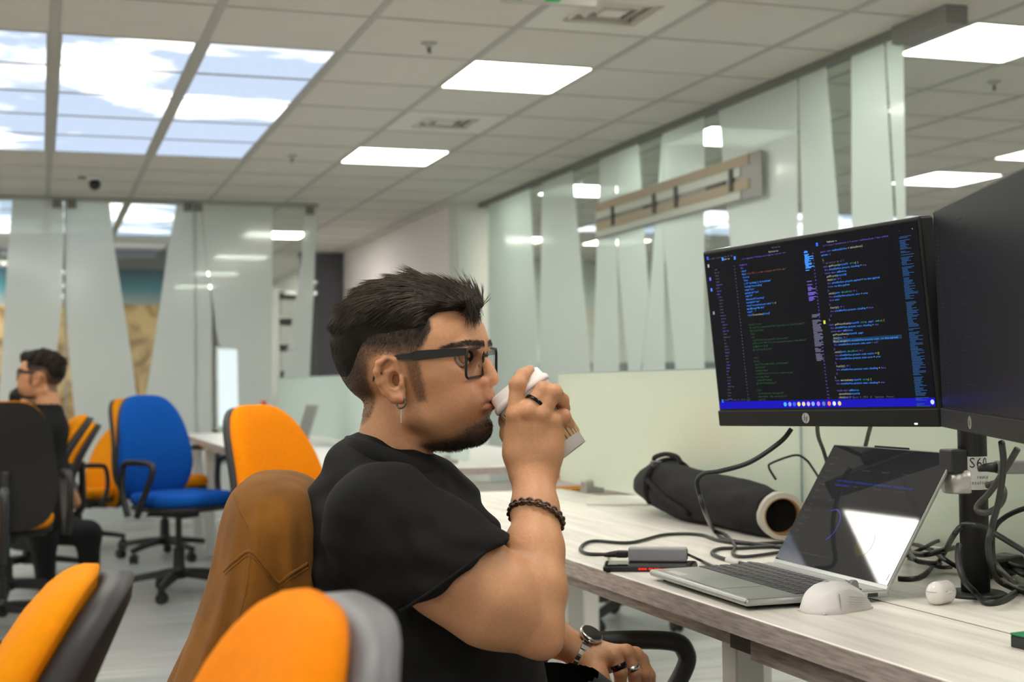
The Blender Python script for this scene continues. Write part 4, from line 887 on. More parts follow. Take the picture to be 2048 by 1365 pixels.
cable('short black cord dropping from the middle of the left monitor', [at(1634,846,2.29),at(1637,875,2.40),at(1648,905,2.47),at(1660,950,2.52),at(1665,1000,2.55),D(1668,1078)], .0036)
cable('short black cord dropping from the right half of the left monitor', [at(1743,846,2.19),at(1735,876,2.30),at(1728,908,2.38),at(1722,960,2.42),at(1722,1010,2.42),D(1724,1090)], .0036)
cg = 'cables bundled around the monitor stand'
cable('thick black cord from behind the laptop arching over to the stand foot', [D(1796,1158),D(1840,1155),D(1880,1120),at(1905,1075,1.99),at(1925,1052,1.97),at(1950,1051,1.95),at(1975,1060,1.95),at(2010,1080,1.93),at(2060,1110,1.9)], .0042, group=cg)
cable('thick black cord hanging in a low loop around the foot of the stand', [at(1918,1090,1.97),at(1916,1120,1.95),at(1928,1160,1.93),D(1950,1185,.012),D(1975,1207),D(2010,1200),D(2048,1172),D(2080,1150)], .0044, group=cg)
cable('grey cord in a small loop hung beside the sticker', [at(2035,898,1.85),at(2010,940,1.87),at(1980,985,1.9),at(1958,1008,1.92),at(1955,1022,1.92),at(1975,1026,1.91),at(2000,1010,1.9),at(2008,985,1.9),at(1995,967,1.92),at(1975,972,1.94)], .0045, mat('cable_grey', (.045,.045,.042), .5), group=cg)
cable('black cord hanging from the dark monitor down to the desk', [at(2003,885,1.8),at(2007,930,1.82),at(1998,1000,1.85),at(1985,1050,1.87),at(1977,1100,1.88),D(1995,1160,.02),D(2060,1190)], .0044, group=cg)
cable('black cord arching from the right edge behind the stand', [at(2080,1015,2.1),at(2048,1018,2.1),at(2010,1035,2.12),at(1988,1060,2.12),at(1985,1100,2.12),D(1990,1135,.03)], .0040, group=cg)
tang = [[(1815,1078),(1850,1082),(1900,1096),(1925,1100)],[(1815,1085),(1860,1100),(1890,1120),(1915,1135)],[(1812,1105),(1850,1110),(1900,1098),(1930,1096)],[(1818,1118),(1850,1126),(1880,1135),(1902,1135)],[(1816,1095),(1824,1112),(1838,1124),(1880,1128)],[(1995,1075),(2020,1090),(2050,1100),(2080,1115)],[(1990,1110),(2020,1128),(2060,1138),(2090,1140)],[(1985,1120),(2005,1145),(2030,1165),(2060,1168)],[(2000,1098),(2015,1125),(2045,1150),(2080,1155)],[(1812,1112),(1845,1098),(1880,1082),(1912,1088)]]
names_ = ['upper left','second from the top left','crossing','lowest left','curling','upper right','middle right','lower right','steep right','rising left']
for q,(t_,nm) in enumerate(zip(tang,names_)):
    cable('%s cord in the black cable tangle around the stand' % nm, [D(a,b2,.006+.008*((q*37) % 5)*(1 if 0 < k_ < 3 else .3)) for k_,(a,b2) in enumerate(t_)], .0034+.0006*(q % 3), group=cg)
# power strips and adapters behind the stand
for (px,py,sz_,lab,m_) in ((1915,1090,(.035,.02,.095),'pale grey upright adapter against the divider behind the stand',mat('adapter_grey',(.42,.40,.40),.6)),(2030,1098,(.075,.03,.09),'grey box behind the cables at the right edge',mat('box_grey',(.30,.29,.30),.6))):
    p_ = onz(px,py,DZ); e = empty('power_adapter', (p_[0]+.06,p_[1]+.05,DZ)); tag(e, lab, 'adapter')
    MB().rbox((-sz_[0]/2,-sz_[1]/2,0),(sz_[0]/2,sz_[1]/2,sz_[2]),.004).build('case', m_, e); MB().rbox((-sz_[0]/2+.004,-sz_[1]/2-.001,sz_[2]*.4),(sz_[0]/2-.004,-sz_[1]/2,sz_[2]*.7),.0004,1).build('rating_label', M_white, e)
p_ = onz(2020,1150,DZ); e = empty('power_strip', (p_[0]+.03,p_[1]+.02,DZ), .3); tag(e, 'black power strip buried under cables right of the stand', 'power strip')
MB().rbox((-.12,-.025,0),(.12,.025,.03),.005).build('body', M_black, e)
for k in range(4): MB().lathe([(.016,.03),(.016,.0305)],20,T=Matrix.Translation((-.085+.055*k,0,0))).build('socket', M_grey, e)
tp = at(2035,935,1.95); e = empty('cable_adapter', tp); tag(e, 'grey video plug hanging behind the dark monitor', 'plug')
TTp = frame((0,0,0),(at(2060,915,1.95)-at(2010,945,1.95)),z=(0,0,1)); o = MB().rbox((-.03,-.012,-.009),(.04,.012,.009),.003).build('plug_body', M_grey, e); o.matrix_local = TTp
o = MB().tube([(-.03,0,0),(-.045,0,0),(-.055,0,-.002)],[.008,.006,.004],10).build('strain_relief', M_black, e, True); o.matrix_local = TTp
# ---------------------------------------------------------------- things on the far table
l0 = onz(600,893,DZ); fl_ = empty('laptop', (l0[0],l0[1],DZ), 0); tag(fl_, 'open grey laptop on the white background table', 'laptop')
MB().rbox((-.24,-.16,0),(.0,.16,.016),.004).build('base', M_alu, fl_); o = MB().rbox((0,-.16,0),(.008,.16,.215),.003).build('lid', mat('lid_grey',(.30,.295,.285),.5,.3), fl_); o.location = (0,0,.012); o.rotation_euler = (0,.30,0)
o = MB().box((-.001,-.15,.01),(-.0002,.15,.205)).build('screen', mat('far_screen',(.15,.15,.15),.2), fl_); o.location = (0,0,.012); o.rotation_euler = (0,.30,0)
bt = on(547,860,1,8.9); e = empty('water_bottle', (1.30,8.55,DZ)); tag(e, 'clear water bottle with red cap on the background table', 'bottle')
MB().lathe([(.032,0),(.034,.01),(.034,.13),(.03,.16),(.014,.185),(.013,.195)],20).build('bottle_body', clear_glass('pet_clear',(.85,.9,.9),.1), e, True); MB().lathe([(.0336,.06),(.0345,.062),(.0345,.11),(.0336,.112)],20,c0=False,c1=False).build('label_band', M_white, e, True); MB().lathe([(.018,.192),(.018,.225),(.015,.228)],16).build('cap', mat('cap_red',(.62,.08,.05),.4), e, True)
# striped shelf unit seen between the wrist and the divider
sh = empty('hanging_tray', (1.97,5.0,DZ-.03)); tag(sh, 'white tray unit with orange boards under the end of the background table', 'shelf')
M_or = mat('orange_board', (.62,.25,.02), .5)
for x in (-.19,.175): MB().box((x,-.12,-.15),(x+.015,.10,.0)).build('side_panel', M_white, sh)
for z in (-.142,-.094,-.046,-.0): MB().box((-.19,-.125,z-.012),(.19,.10,z)).build('tray_board', M_or, sh)
for z in (-.14,-.092,-.044): MB().box((-.175,-.11,z),(.175,.09,z+.028)).build('paper_stack', M_white, sh)
# ---------------------------------------------------------------- sign on the side glass
sg = empty('hanging_sign', (XG-.04,7.12,2.08)); tag(sg, 'long striped beige and grey sign board on the side glass wall', 'sign')
ha, hb_ = -1.08, 1.08
M_sg = mat('sign_grey', (.20,.20,.185), .35); M_sb = mat('sign_beige', (.34,.275,.185), .5); M_sp = mat('sign_pale_green', (.44,.48,.41), .4); M_sk = mat('sign_dark', (.05,.05,.042), .5)
MB().rbox((-.006,ha,-.115),(.006,hb_,.115),.002,1).build('board', M_sg, sg)
for (z0,z1,ya,m_) in ((.06,.112,ha+.13,M_sb),(.012,.058,ha+.22,M_sp),(-.062,-.012,ha+.13,M_sb),(-.105,-.064,ha+.22,M_sp)):
    MB().box((-.011,ya,z0),(-.006,hb_-.01,z1)).build('stripe', m_, sg)
for px in (1226,1309,1353,1464):
    y = float(on(px,400,0,XG-.05)[1])-7.12; MB().box((-.02,y-.018,-.055),(-.011,y+.018,.06)).build('dark_bar', M_sk, sg)
for (pa_,pb_) in ((1286,1305),(1412,1450)):
    ya, yb = float(on(pa_,400,0,XG-.05)[1])-7.12, float(on(pb_,400,0,XG-.05)[1])-7.12; MB().box((-.012,yb,-.012),(-.0061,ya,.010)).build('dark_dash', M_sk, sg)
for y in (-.6,.6): MB().box((.006,y-.02,-.03),(.036,y+.02,.03)).build('standoff', M_steel, sg)
# ================================================================== OFFICE CHAIRS
M_orange = mat('fabric_orange', (.83,.235,.001), .9, spec=.12, noise=(90,.05), bump=(420,.25)); M_amber = mat('fabric_amber', (.78,.265,.002), .9, spec=.12, noise=(90,.05), bump=(420,.25)); M_blue = mat('fabric_blue', (.004,.085,.40), .9, spec=.15, noise=(90,.05), bump=(420,.25))
M_blackfab = mat('fabric_black', (.012,.012,.012), .9, noise=(90,.1), bump=(420,.25))
M_shell = mat('chair_shell_charcoal', (.026,.025,.028), .5, spec=.35); M_shellg = mat('chair_shell_grey', (.16,.16,.18), .5)
M_cb = mat('chair_base_black', (.014,.014,.015), .45)
def back_outline(th, hw=.215, hh=.275):
    """half-outline of the backrest: broad and rounded, narrower at the top"""
    c, s = math.cos(th), math.sin(th); e = 3.7
    r = (abs(c)**e+abs(s)**e)**(-1/e); y, z = r*c, r*s
    return y*hw*(1-.20*max(z,-.3)-.05*z*z), z*hh
def pad_mesh(name, T_, back, m, hw=.215, hh=.275, nr=12, na=56, pw=5):
    """closed cushion of thickness T_ with a rolled rim; front faces +x, rear surface sits at x = back"""
    def curve(y, z): return .030*(y/.2)**2+.022*math.cos(z/hh*2.2)-.02
    def ring(rho, fn):
        out = []
        for k in range(na):
            y, z = back_outline(2*math.pi*k/na, hw, hh); y *= rho; z *= rho; out.append((curve(y, z)+fn(rho, z), y, z))
        return out
    fr = lambda rho, z: back+T_*(max(0, 1-rho**pw)**.5)*(1+.14*math.cos((z/hh+.3)*2.2)*(1-rho**2))+.004
    L_ = [ring(q/nr*.999+.001 if q else .02, fr) for q in range(nr)]+[ring(r_, fr) for r_ in (.955,.978,.992,1.0)]+[ring(r_, lambda rho, z: back+(.004 if rho > .99 else 0)) for r_ in (.995,.94,.5,.02)]
    me = MB().loft(L_).mesh(name); me.materials.append(m); me.polygons.foreach_set('use_smooth', [True]*len(me.polygons)); return me
def seat_mesh(name, m, z0, z1, hw=.235, hd=.235):
    layers = []; na = 40
    def ol(a, k): 
        c, s = math.cos(a), math.sin(a); e = 3.0; r = (abs(c)**e+abs(s)**e)**(-1/e); return (r*c*hd*k, r*s*hw*k*(1-.06*(r*c < 0)))
    for (k, z) in ((.02,z0),(.92,z0),(1.0,z0+(z1-z0)*.35),(1.0,z0+(z1-z0)*.65),(.95,z1-.004),(.8,z1),(.4,z1-.002),(.02,z1-.004)):
        layers.append([(*ol(2*math.pi*j/na, k), z-.02*max(0,ol(2*math.pi*j/na,k)[0]-.14)) for j in range(na)])
    me = MB().loft(layers).mesh(name); me.materials.append(m); me.polygons.foreach_set('use_smooth', [True]*len(me.polygons)); return me
_cc = {}
def cached(key, fn):
    if key not in _cc: _cc[key] = fn()
    return _cc[key]
def caster_mesh():
    mb = MB()
    for s_ in (-1,1): mb.lathe([(.012,-.008),(.026,-.009),(.028,0),(.026,.009),(.012,.008)],18,T=Matrix.Translation((0,s_*.014,.028)) @ Matrix.Rotation(math.pi/2,4,'X'))
    mb.rbox((-.020,-.006,.026),(.022,.006,.062),.004); mb.lathe([(.008,.05),(.008,.075)],8); me = mb.mesh('caster'); me.materials.append(M_cb); return me
def leg_mesh():
    R2 = []
    for t in np.linspace(0,1,7):
        x = .03+.27*t; z = .115-.035*t**1.6; w_, h_ = .026-.008*t, .020-.006*t; R2.append([(x,-w_,z-h_),(x,w_,z-h_),(x,w_*.8,z+h_*.6),(x,0,z+h_),(x,-w_*.8,z+h_*.6)])
    me = MB().loft(R2).mesh('base_leg'); me.materials.append(M_cb); return me
def arm_mesh(side):
    pts = spline([(-.02,side*.285,.40),(-.06,side*.29,.52),(-.05,side*.29,.64),(.0,side*.29,.665),(.16,side*.29,.665),(.20,side*.29,.645),(.19,side*.29,.60),(.10,side*.285,.47),(.05,side*.28,.40)], 6)
    me = MB().tube(pts, .016, 8).mesh('armrest'); me.materials.append(M_cb); me.polygons.foreach_set('use_smooth', [True]*len(me.polygons)); return me
def chair(label, x, y, face, fab, shell=None, arms=True, top=1.0, lean=.16, spin=0., group='office chairs', name='office_chair', shell_fab=None):
    """face: heading in degrees from +x; top: height of the top of the backrest"""
    e = empty(name, (x,y,0), math.radians(face)); tag(e, label, 'chair', group); shell = shell or M_shell
    dz = top-.99
    def put(me, nm, loc=(0,0,0), rot=(0,0,0), parent=e): o = bpy.data.objects.new(nm, me); link(o, parent); o.location = loc; o.rotation_euler = rot; return o
    for k in range(5):
        a = math.radians(spin+72*k); lg = put(cached('leg', leg_mesh), 'base_leg', rot=(0,0,a)); put(cached('caster', caster_mesh), 'caster', (.285,0,0), (0,0,.6+k), lg)
    def col():
        mb = MB().lathe([(.035,.085),(.038,.13),(.03,.15),(.028,.24),(.016,.245),(.016,.40)],18); me = mb.mesh('gas_column'); me.materials.append(M_cb); return me
    put(cached('col', col), 'gas_column', (0,0,0))
    def mech():
        me = MB().rbox((-.13,-.06,.375),(.10,.06,.42),.01).tube([(.02,-.06,.395),(.02,-.2,.40)],.007,8).mesh('mechanism'); me.materials.append(M_cb); return me
    put(cached('mech', mech), 'mechanism', (0,0,dz*.6))
    put(cached(('sshell',shell.name), lambda: seat_mesh('seat_shell', shell, .415,.445,.232,.232)), 'seat_shell', (0.02,0,dz*.6))
    put(cached(('seat',fab.name), lambda: seat_mesh('seat', fab, .44,.505)), 'seat', (.02,0,dz*.6))
    zc = .715+dz
    put(cached(('back',fab.name), lambda: pad_mesh('backrest', .058, -.018, fab)), 'backrest', (-.225,0,zc), (0,-lean,0))
    put(cached(('bshell',shell.name), lambda: pad_mesh('back_shell', .030, -.050, shell, .214,.274, pw=60)), 'back_shell', (-.225,0,zc), (0,-lean,0))
    def bar():
        me = MB().tube(spline([(-.10,0,.395),(-.21,0,.385),(-.285,0,.43),(-.295,0,.55),(-.288,0,.70)],6),.02,8).mesh('back_bar'); me.materials.append(M_cb); me.polygons.foreach_set('use_smooth',[True]*len(me.polygons)); return me
    put(cached('bar', bar), 'back_bar', (0,0,dz*.6))
    if arms:
        for s_ in (-1,1): put(cached(('arm',s_), lambda s=s_: arm_mesh(s)), 'armrest', (0,0,dz*.6))
    return e
def back_at(px, py, Z, face, lean):
    """floor position of a chair whose backrest top appears at that pixel and depth"""
    t = at(px, py, Z); k = -.225-.275*math.sin(lean)-.01; a = math.radians(face); return float(t[0]-k*math.cos(a)), float(t[1]-k*math.sin(a)), float(t[2])
def chair_b(label, px, py, Z, face, fab, shell=None, lean=.16, **kw):
    x, y, z = back_at(px, py, Z, face, lean); return chair(label, x, y, face, fab, shell, top=z, lean=lean, **kw)
ch = {}
ch['front'] = chair_b('large blurred orange chair back at the bottom centre of the photo', 548,1184,.90, 181, M_orange, M_shellg, lean=.10)
ch['left'] = chair_b('orange chair back with black shell in the bottom left corner', 118,1102,1.27, 176, M_amber, M_shell, lean=.24)
ch['blue'] = chair_b('blue office chair with black loop arms facing the white table', 296,788,7.25, -60, M_blue, M_shell, lean=.10, spin=20)
ch['mid'] = chair_b('orange chair with its seat hidden behind the brown jacket', 520,801,4.55, -48, M_orange, M_shell, lean=.20, arms=False)
ch['behind'] = chair_b('orange chair directly behind the blue one, mostly hidden', 256,795,8.7, -40, M_amber, M_shell, lean=.12, spin=50)
ch['far'] = chair_b('low orange chair turned left, just left of the blue chair', 236,848,9.3, 205, M_amber, M_shell, lean=.2, spin=5)
ch['l1'] = chair_b('tilted orange chair of the seated friend beside the wall', 160,814,6.9, 186, M_amber, M_shell, lean=.42, spin=10)
ch['l2'] = chair_b('second tilted orange chair close behind the one of the friend', 178,834,7.9, 186, M_amber, M_shell, lean=.36, spin=33)
ch['lb'] = chair_b('black backed chair with orange seat at the left edge', 8,799,5.8, 96, M_amber, M_blackfab, lean=.12, spin=15)
ch['ll'] = chair('chair base with casters cut off at the left edge near the floor', -.42, 5.6, 90, M_amber, M_shell, True, .99, spin=4)
ch['under'] = chair('black chair base with caster seen beneath the desk', 2.42, 5.60, 180, M_blackfab, M_shell, arms=False, top=1.0, spin=-30)
ch['desk'] = chair_b('office chair of the man, mostly covered by the brown jacket', 556,972,2.0, -13, M_orange, M_shell, lean=.2)
for o in ch['desk'].children:
    if o.name.startswith('armrest'): o.location.x += .17; o.location.z += .0
# ================================================================== THE MAN WITH THE CUP
Z0 = 1.90
def L3(px, py, c=0.): return np.array([(px-1024)*(Z0+c)/FPX, -(py-682.5)*(Z0+c)/FPX, c])
CAMR = np.stack([CR, CU, CF], 1)
def to_world(P): return CP+CF*Z0+np.asarray(P) @ CAMR.T
PHI = math.radians(19); O_ = L3(825,720,0.)
HF = np.array([math.cos(PHI),0,-math.sin(PHI)]); HL_ = np.array([math.sin(PHI),0,math.cos(PHI)]); HU = np.array([0,1.,0])
def hx(px, py, y=0.):
    k = (px-1024)/FPX; x = (k*(Z0+O_[2]+y*math.cos(PHI))-O_[0]-y*math.sin(PHI))/(math.cos(PHI)+k*math.sin(PHI)); c = O_[2]-x*math.sin(PHI)+y*math.cos(PHI)
    return np.array([x, y, -(py-682.5)/FPX*(Z0+c)-O_[1]])
Hmat = Matrix.Identity(4); _hw = to_world(O_)
for i in range(3):
    Hmat[i][0] = float(CAMR[i] @ HF); Hmat[i][1] = float(CAMR[i] @ HL_); Hmat[i][2] = float(CAMR[i] @ HU); Hmat[i][3] = float(_hw[i])
# ---- skin, hair, cloth
M_skin = mat('skin', (.5,.28,.17), .50, attr='Col', sss=.10, noise=(260,.06), bump=(420,.18))
M_hair = mat('hair_dark_brown', (.010,.0072,.0055), .7, spec=.2, noise=(60,.4)); M_hairb = mat('hair_brown_light', (.052,.033,.021), .5, spec=.4); M_hairc = mat('hair_brown_mid', (.026,.0175,.012), .5, spec=.4); M_hair2 = mat('hair_short', (.022,.016,.012), .6)
M_shirt = mat('tshirt_black', (.0065,.0065,.007), .9, spec=.25, noise=(40,.2), bump=(700,.2)); M_pants = mat('trousers_black', (.010,.010,.011), .9, bump=(500,.2))
SK = np.array([.575,.285,.148]); SKR = np.array([.54,.21,.115]); LIP = np.array([.40,.135,.10]); DK_ = np.array([.055,.034,.023])
def poly_sd(X, Y, poly):
    """signed distance to a polygon, negative inside"""
    d = np.full(X.shape, 1e9); ins = np.zeros(X.shape, bool); n = len(poly)
    for i in range(n):
        x1, y1 = poly[i]; x2, y2 = poly[(i+1) % n]; ex, ey = x2-x1, y2-y1
        t = np.clip(((X-x1)*ex+(Y-y1)*ey)/(ex*ex+ey*ey+1e-12), 0, 1); d = np.minimum(d, (X-x1-t*ex)**2+(Y-y1-t*ey)**2)
        cnd = ((y1 > Y) != (y2 > Y)) & (X < (x2-x1)*(Y-y1)/(y2-y1+1e-12)+x1); ins ^= cnd
    d = np.sqrt(d); return np.where(ins, -d, d)
def base_head(S):
    c = hx(824,686); S.ball((c[0],0,c[2]), (.102,.077,.083), .01)
    c = hx(760,715); S.ball((c[0],0,c[2]), (.052,.064,.062), .03)
    tab = [(625,925,812,.048),(650,952,804,.060),(672,962,800,.066),(700,967,800,.068),(715,960,800,.067),(730,959,800,.067),(745,962,800,.066),(760,966,800,.065),(775,970,798,.063),(790,973,798,.060),(800,974,798,.058),(815,975,798,.055),(830,973,800,.051),(845,971,808,.046),(860,967,818,.040),(875,956,835,.032),(888,938,855,.022),(896,915,870,.012)]
    zs = np.array([hx(900,t[0])[2] for t in tab])[::-1]; xf = np.array([hx(t[1],t[0])[0] for t in tab])[::-1]; xb = np.array([hx(t[2],t[0])[0] for t in tab])[::-1]; wd = np.array([t[3] for t in tab])[::-1]
    sl, (X, Y, Z) = S.block((-.02,-.09,zs[0]-.02), (.14,.09,zs[-1]+.02))
    f_, b_, w_ = np.interp(Z, zs, xf), np.interp(Z, zs, xb), np.interp(Z, zs, wd); xc = (f_+b_)/2; hl2 = (f_-b_)/2
    t = (X-xc)/hl2; e = 2.35; g = (np.abs(t)**e+np.abs(Y/(w_*(1-.13*np.clip(t,-1,1))))**e)**(1/e); d = (g-1)*np.minimum(hl2, w_)*.95
    d = np.maximum(d, np.maximum(Z-zs[-1], zs[0]-Z)); S.put(sl, d, .018)
S = SDF((-.135,-.105,-.205), (.155,.105,.135), .0017)
base_head(S)
# neck and soft underside of the chin
a, b = hx(796,814), hx(784,968); S.cone((a[0],0,a[2]),(b[0],0,b[2]),.0455,.060,.010)
c = hx(884,872); S.ball((c[0],0,c[2]),(.040,.030,.018),.014)
for s_ in (-1,1):
    a, b = hx(948,862,s_*.016), hx(825,832,s_*.056); S.cone((a[0],s_*.014,a[2]),(b[0],s_*.047,b[2]),.015,.014,.02)          # jaw line
    c = hx(912,748); S.ball((c[0],s_*.047,c[2]),(.022,.015,.017),.02)                                                       # cheekbone
    c = hx(930,800); S.ball((c[0],s_*.036,c[2]),(.028,.020,.028),.02)                                                       # full cheek
    a, b = hx(962,692), hx(935,697,-.045); S.cone((a[0]-.004,s_*.010,a[2]),(b[0]-.004,s_*.046,b[2]),.0075,.006,.012)        # brow
c = hx(953,856); S.ball((c[0],0,c[2]),(.017,.021,.016),.012)
# eye sockets
EYE = {}
for s_ in (-1,1):
    p = hx(917,717,-.031); EYE[s_] = np.array([p[0], s_*.031, p[2]])
    S.ball(EYE[s_]+np.array([.012,0,-.001]), (.016,.019,.0125), .010, op='s')
# nose
nb_ = [hx(962,712), hx(972,730), hx(979,746), hx(983,757)]
S.chain([(p[0],0,p[2]) for p in nb_], [.0058,.0066,.0078,.0092], .006)
c = hx(983.5,759.5); S.ball((c[0],0,c[2]), (.0088,.0105,.0085), .004)
for s_ in (-1,1):
    c = hx(968,765); S.ball((c[0],s_*.0125,c[2]), (.0105,.0068,.0080), .005)
    a, b = hx(962,768), hx(958,735); S.cone((a[0]-.004,s_*.013,a[2]),(b[0]-.008,s_*.011,b[2]),.008,.006,.01)
    c = hx(976,772); S.ball((c[0],s_*.0065,c[2]-.001), (.0055,.0034,.0032), .002, op='s')
    a, b = hx(958,775), hx(940,800); S.cone((a[0]+.002,s_*.024,a[2]),(b[0]+.003,s_*.036,b[2]),.0022,.0022,.006, op='s')        # smile fold
# lips, pursed on the lid
c = hx(973,786); S.ball((c[0],0,c[2]),(.008,.016,.010),.008)
for (mid,cor,rm,rc) in (((978.5,797),(958,811),.0050,.0022),((979,815.5),(957,817),.0066,.0026)):
    a = hx(*mid); b = hx(cor[0],cor[1],-.021)
    for s_ in (-1,1): S.chain([(a[0],0,a[2]),(a[0]-.002,s_*.009,a[2]-.0004),(b[0],s_*.0215,b[2])],[rm,rm*.95,rc],.0035)
a, b = hx(983,805.5), hx(956,814,-.021)
for s_ in (-1,1): S.cone((a[0],0,a[2]),(b[0]+.003,s_*.019,b[2]),.0016,.0012,.002, op='s')
c = hx(975,833); S.ball((c[0]+.009,0,c[2]),(.008,.022,.006),.008, op='s')
# ears
def ear(S, s_):
    def E_(px,py,y): p = hx(px,py,-abs(y)); return np.array([p[0], s_*abs(y), p[2]])
    S.chain([E_(797,745,.0735),E_(788,722,.079),E_(773,717,.0855),E_(758,727,.090),E_(753,744,.091),E_(759,766,.087),E_(773,785,.081),E_(789,798,.077),E_(802,800,.0745)], [.0034,.0040,.0042,.0044,.0042,.0042,.0048,.0062,.0060], .0035)
    S.chain([E_(784,734,.080),E_(772,745,.084),E_(771,760,.083),E_(781,775,.079),E_(793,782,.076)], [.0030,.0036,.0038,.0038,.0040], .0035)
    S.cone(E_(803,757,.075),E_(803,770,.0755),.0040,.0044,.005); S.cone(E_(800,795,.074),E_(806,782,.072),.006,.004,.006)
    ax_ = E_(775,752,.0785); S.ball(ax_, (.0165,.0045,.027), .006)
    S.ball(E_(789,761,.0800), (.0070,.0062,.0105), .003, op='s'); S.ball(E_(777,731,.0875), (.007,.0036,.006), .003, op='s')
for s_ in (-1,1): ear(S, s_)
# eyelids
for s_ in (-1,1):
    e_ = EYE[s_]; R_l = .0128
    for (el0, el1, rr_) in ((.30,.62,.0030),(-.42,-.50,.0022)):
        pts = []
        for q in range(7):
            az = (-1.05+2.1*q/6); el = el0*math.cos(az*1.1)*1.15*(1 if el0 > 0 else 1); pts.append(e_+R_l*np.array([math.cos(el)*math.cos(az), math.cos(el)*math.sin(az), math.sin(el)]))
        S.chain(pts, [rr_*.8]+[rr_]*5+[rr_*.8], .003)
    S.cone(e_+np.array([.0045,-.013,.0105]), e_+np.array([.0045,.013,.0105]), .004, .004, .006)
HP, HQ = S.polygonize(); HP = smooth_verts(HP, HQ, 1, .4)
# keep the lower end of the neck open into the collar
zcut = hx(790,948)[2]; 
# ---- hairline and beard maps in side view (head x,z)
def pl(pts, y=-.06): return [tuple(hx(px,py,y)[[0,2]]) for (px,py) in pts]
HAIR = pl([(1010,596),(975,604),(950,614),(923,622),(897,621),(872,626),(861,638),(866,657),(858,678),(849,700),(846,722),(852,770),(853,803),(836,806),(828,780),(819,730),(806,716),(785,711),(765,710),(748,722),(741,757),(743,800),(730,838),(712,852),(640,860),(630,500),(1010,500)])
sdh = poly_sd(HP[:,0], HP[:,2], HAIR)
BEARD = pl([(992,832),(990,850),(984,868),(962,888),(936,899),(905,905),(868,902),(850,892),(880,884),(915,879),(938,866),(953,852),(966,842),(974,832)], -.02)
sdb = poly_sd(HP[:,0], HP[:,2], BEARD)
JAW = pl([(985,775),(960,782),(952,800),(945,830),(900,852),(862,840),(850,795),(828,800),(832,850),(850,895),(900,905),(975,880),(992,830)], -.03)
sdj = poly_sd(HP[:,0], HP[:,2], JAW)
C_ = np.tile(SK, (len(HP), 1)); nz = rng.random(len(HP))
def mixc(C, col, w_): return C*(1-w_[:,None])+np.asarray(col)*w_[:,None]
zof = lambda py: hx(900,py)[2]
earm = ((np.abs(HP[:,1]) > .0790) & (HP[:,0] < hx(812,750,-.075)[0]) & (HP[:,0] > hx(748,750,-.085)[0]) & (HP[:,2] < zof(712)) & (HP[:,2] > zof(806))).astype(float)
C_ = mixc(C_, SKR, .30*np.exp(-(((HP[:,2]-zof(765))/.02)**2+((HP[:,0]-hx(975,760)[0])/.03)**2)))
C_ = mixc(C_, SKR, .22*np.exp(-(((HP[:,2]-zof(760))/.022)**2+((np.abs(HP[:,1])-.05)/.02)**2))*(HP[:,0] > .02))
C_ = mixc(C_, DK_, .30*sstep(.010,-.006,sdj)*(.6+.4*nz)*(1-earm))
C_ = mixc(C_, DK_, .92*sstep(.012,-.005,sdb)*(.8+.2*nz))
# short sides: thinner towards the ear and the nape
fade = .66+.34*sstep(zof(716), zof(680), HP[:,2]); backk = sstep(.0,-.05,HP[:,0]); fade = np.maximum(fade, .98*backk*sstep(zof(835),zof(780),HP[:,2]))
C_ = mixc(C_, DK_*.38, sstep(.004,-.005,sdh)*fade*(.88+.12*nz)*(1-earm))
BRW = pl([(895,698),(915,688),(940,682),(962,685),(972,692),(970,697),(945,692),(918,697)], -.035); sdr = poly_sd(HP[:,0], HP[:,2], BRW)
C_ = mixc(C_, DK_*.6, .85*sstep(.0025,-.0012,sdr)*(np.abs(HP[:,1]) > .006))
lipc = hx(972,808); lm = np.exp(-(((HP[:,2]-lipc[2])/.0105)**4))*np.exp(-((HP[:,1]/.021)**4))*sstep(hx(957,810)[0], hx(967,810)[0], HP[:,0]+.35*np.abs(HP[:,1]))
sl_ = np.exp(-(((HP[:,2]-zof(805.5))/.0014)**2))*np.exp(-((HP[:,1]/.02)**4))*(HP[:,0] > hx(957,810)[0])
C_ = mixc(C_, LIP, .8*np.clip(lm,0,1)); C_ = mixc(C_, (.12,.03,.025), .6*sl_)
C_ = mixc(C_, SKR*.85, .35*earm)
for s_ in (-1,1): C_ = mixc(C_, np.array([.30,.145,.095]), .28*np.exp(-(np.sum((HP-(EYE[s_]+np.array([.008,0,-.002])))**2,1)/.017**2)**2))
head_me = np_mesh('head', HP, HQ); vcol(head_me, C_); head_me.materials.append(M_skin)

# ---- hair volume over the skull
SH_ = SDF((-.145,-.105,-.12), (.15,.105,.155), .0021)
c = hx(824,686); SH_.ball((c[0],0,c[2]), (.102,.077,.083), .01); c = hx(760,715); SH_.ball((c[0],0,c[2]), (.052,.064,.062), .03)
a, b = hx(796,800), hx(784,920); SH_.cone((a[0]-.004,0,a[2]),(b[0],0,b[2]),.036,.042,.01)
X, Y, Z = np.meshgrid(*SH_.ax, indexing='ij', sparse=True)
sd2 = poly_sd(*np.meshgrid(SH_.ax[0], SH_.ax[2], indexing='ij'), HAIR)[:, None, :]
zp = np.array([hx(900,q)[2] for q in (860,800,740,712,690,660,640,610,580,540)]); Tz = np.array([-.006,-.006,-.006,-.006,-.004,.0015,.0075,.0115,.0105,.0100])
T_ = np.interp(Z, zp, Tz); Tb = np.interp(Z, zp, np.array([-.006,-.004,.0012,.0045,.0075,.0105,.0115,.0120,.0105,.0100])); bk = sstep(-.02,-.075,X); T_ = T_*(1-bk)+Tb*bk
T_ = T_+.006*sstep(.05,.095,X)*sstep(zof(655),zof(620),Z)
u_ = Z*.8-X*.35+np.abs(Y)*.5; v_ = X*.9+Z*.4
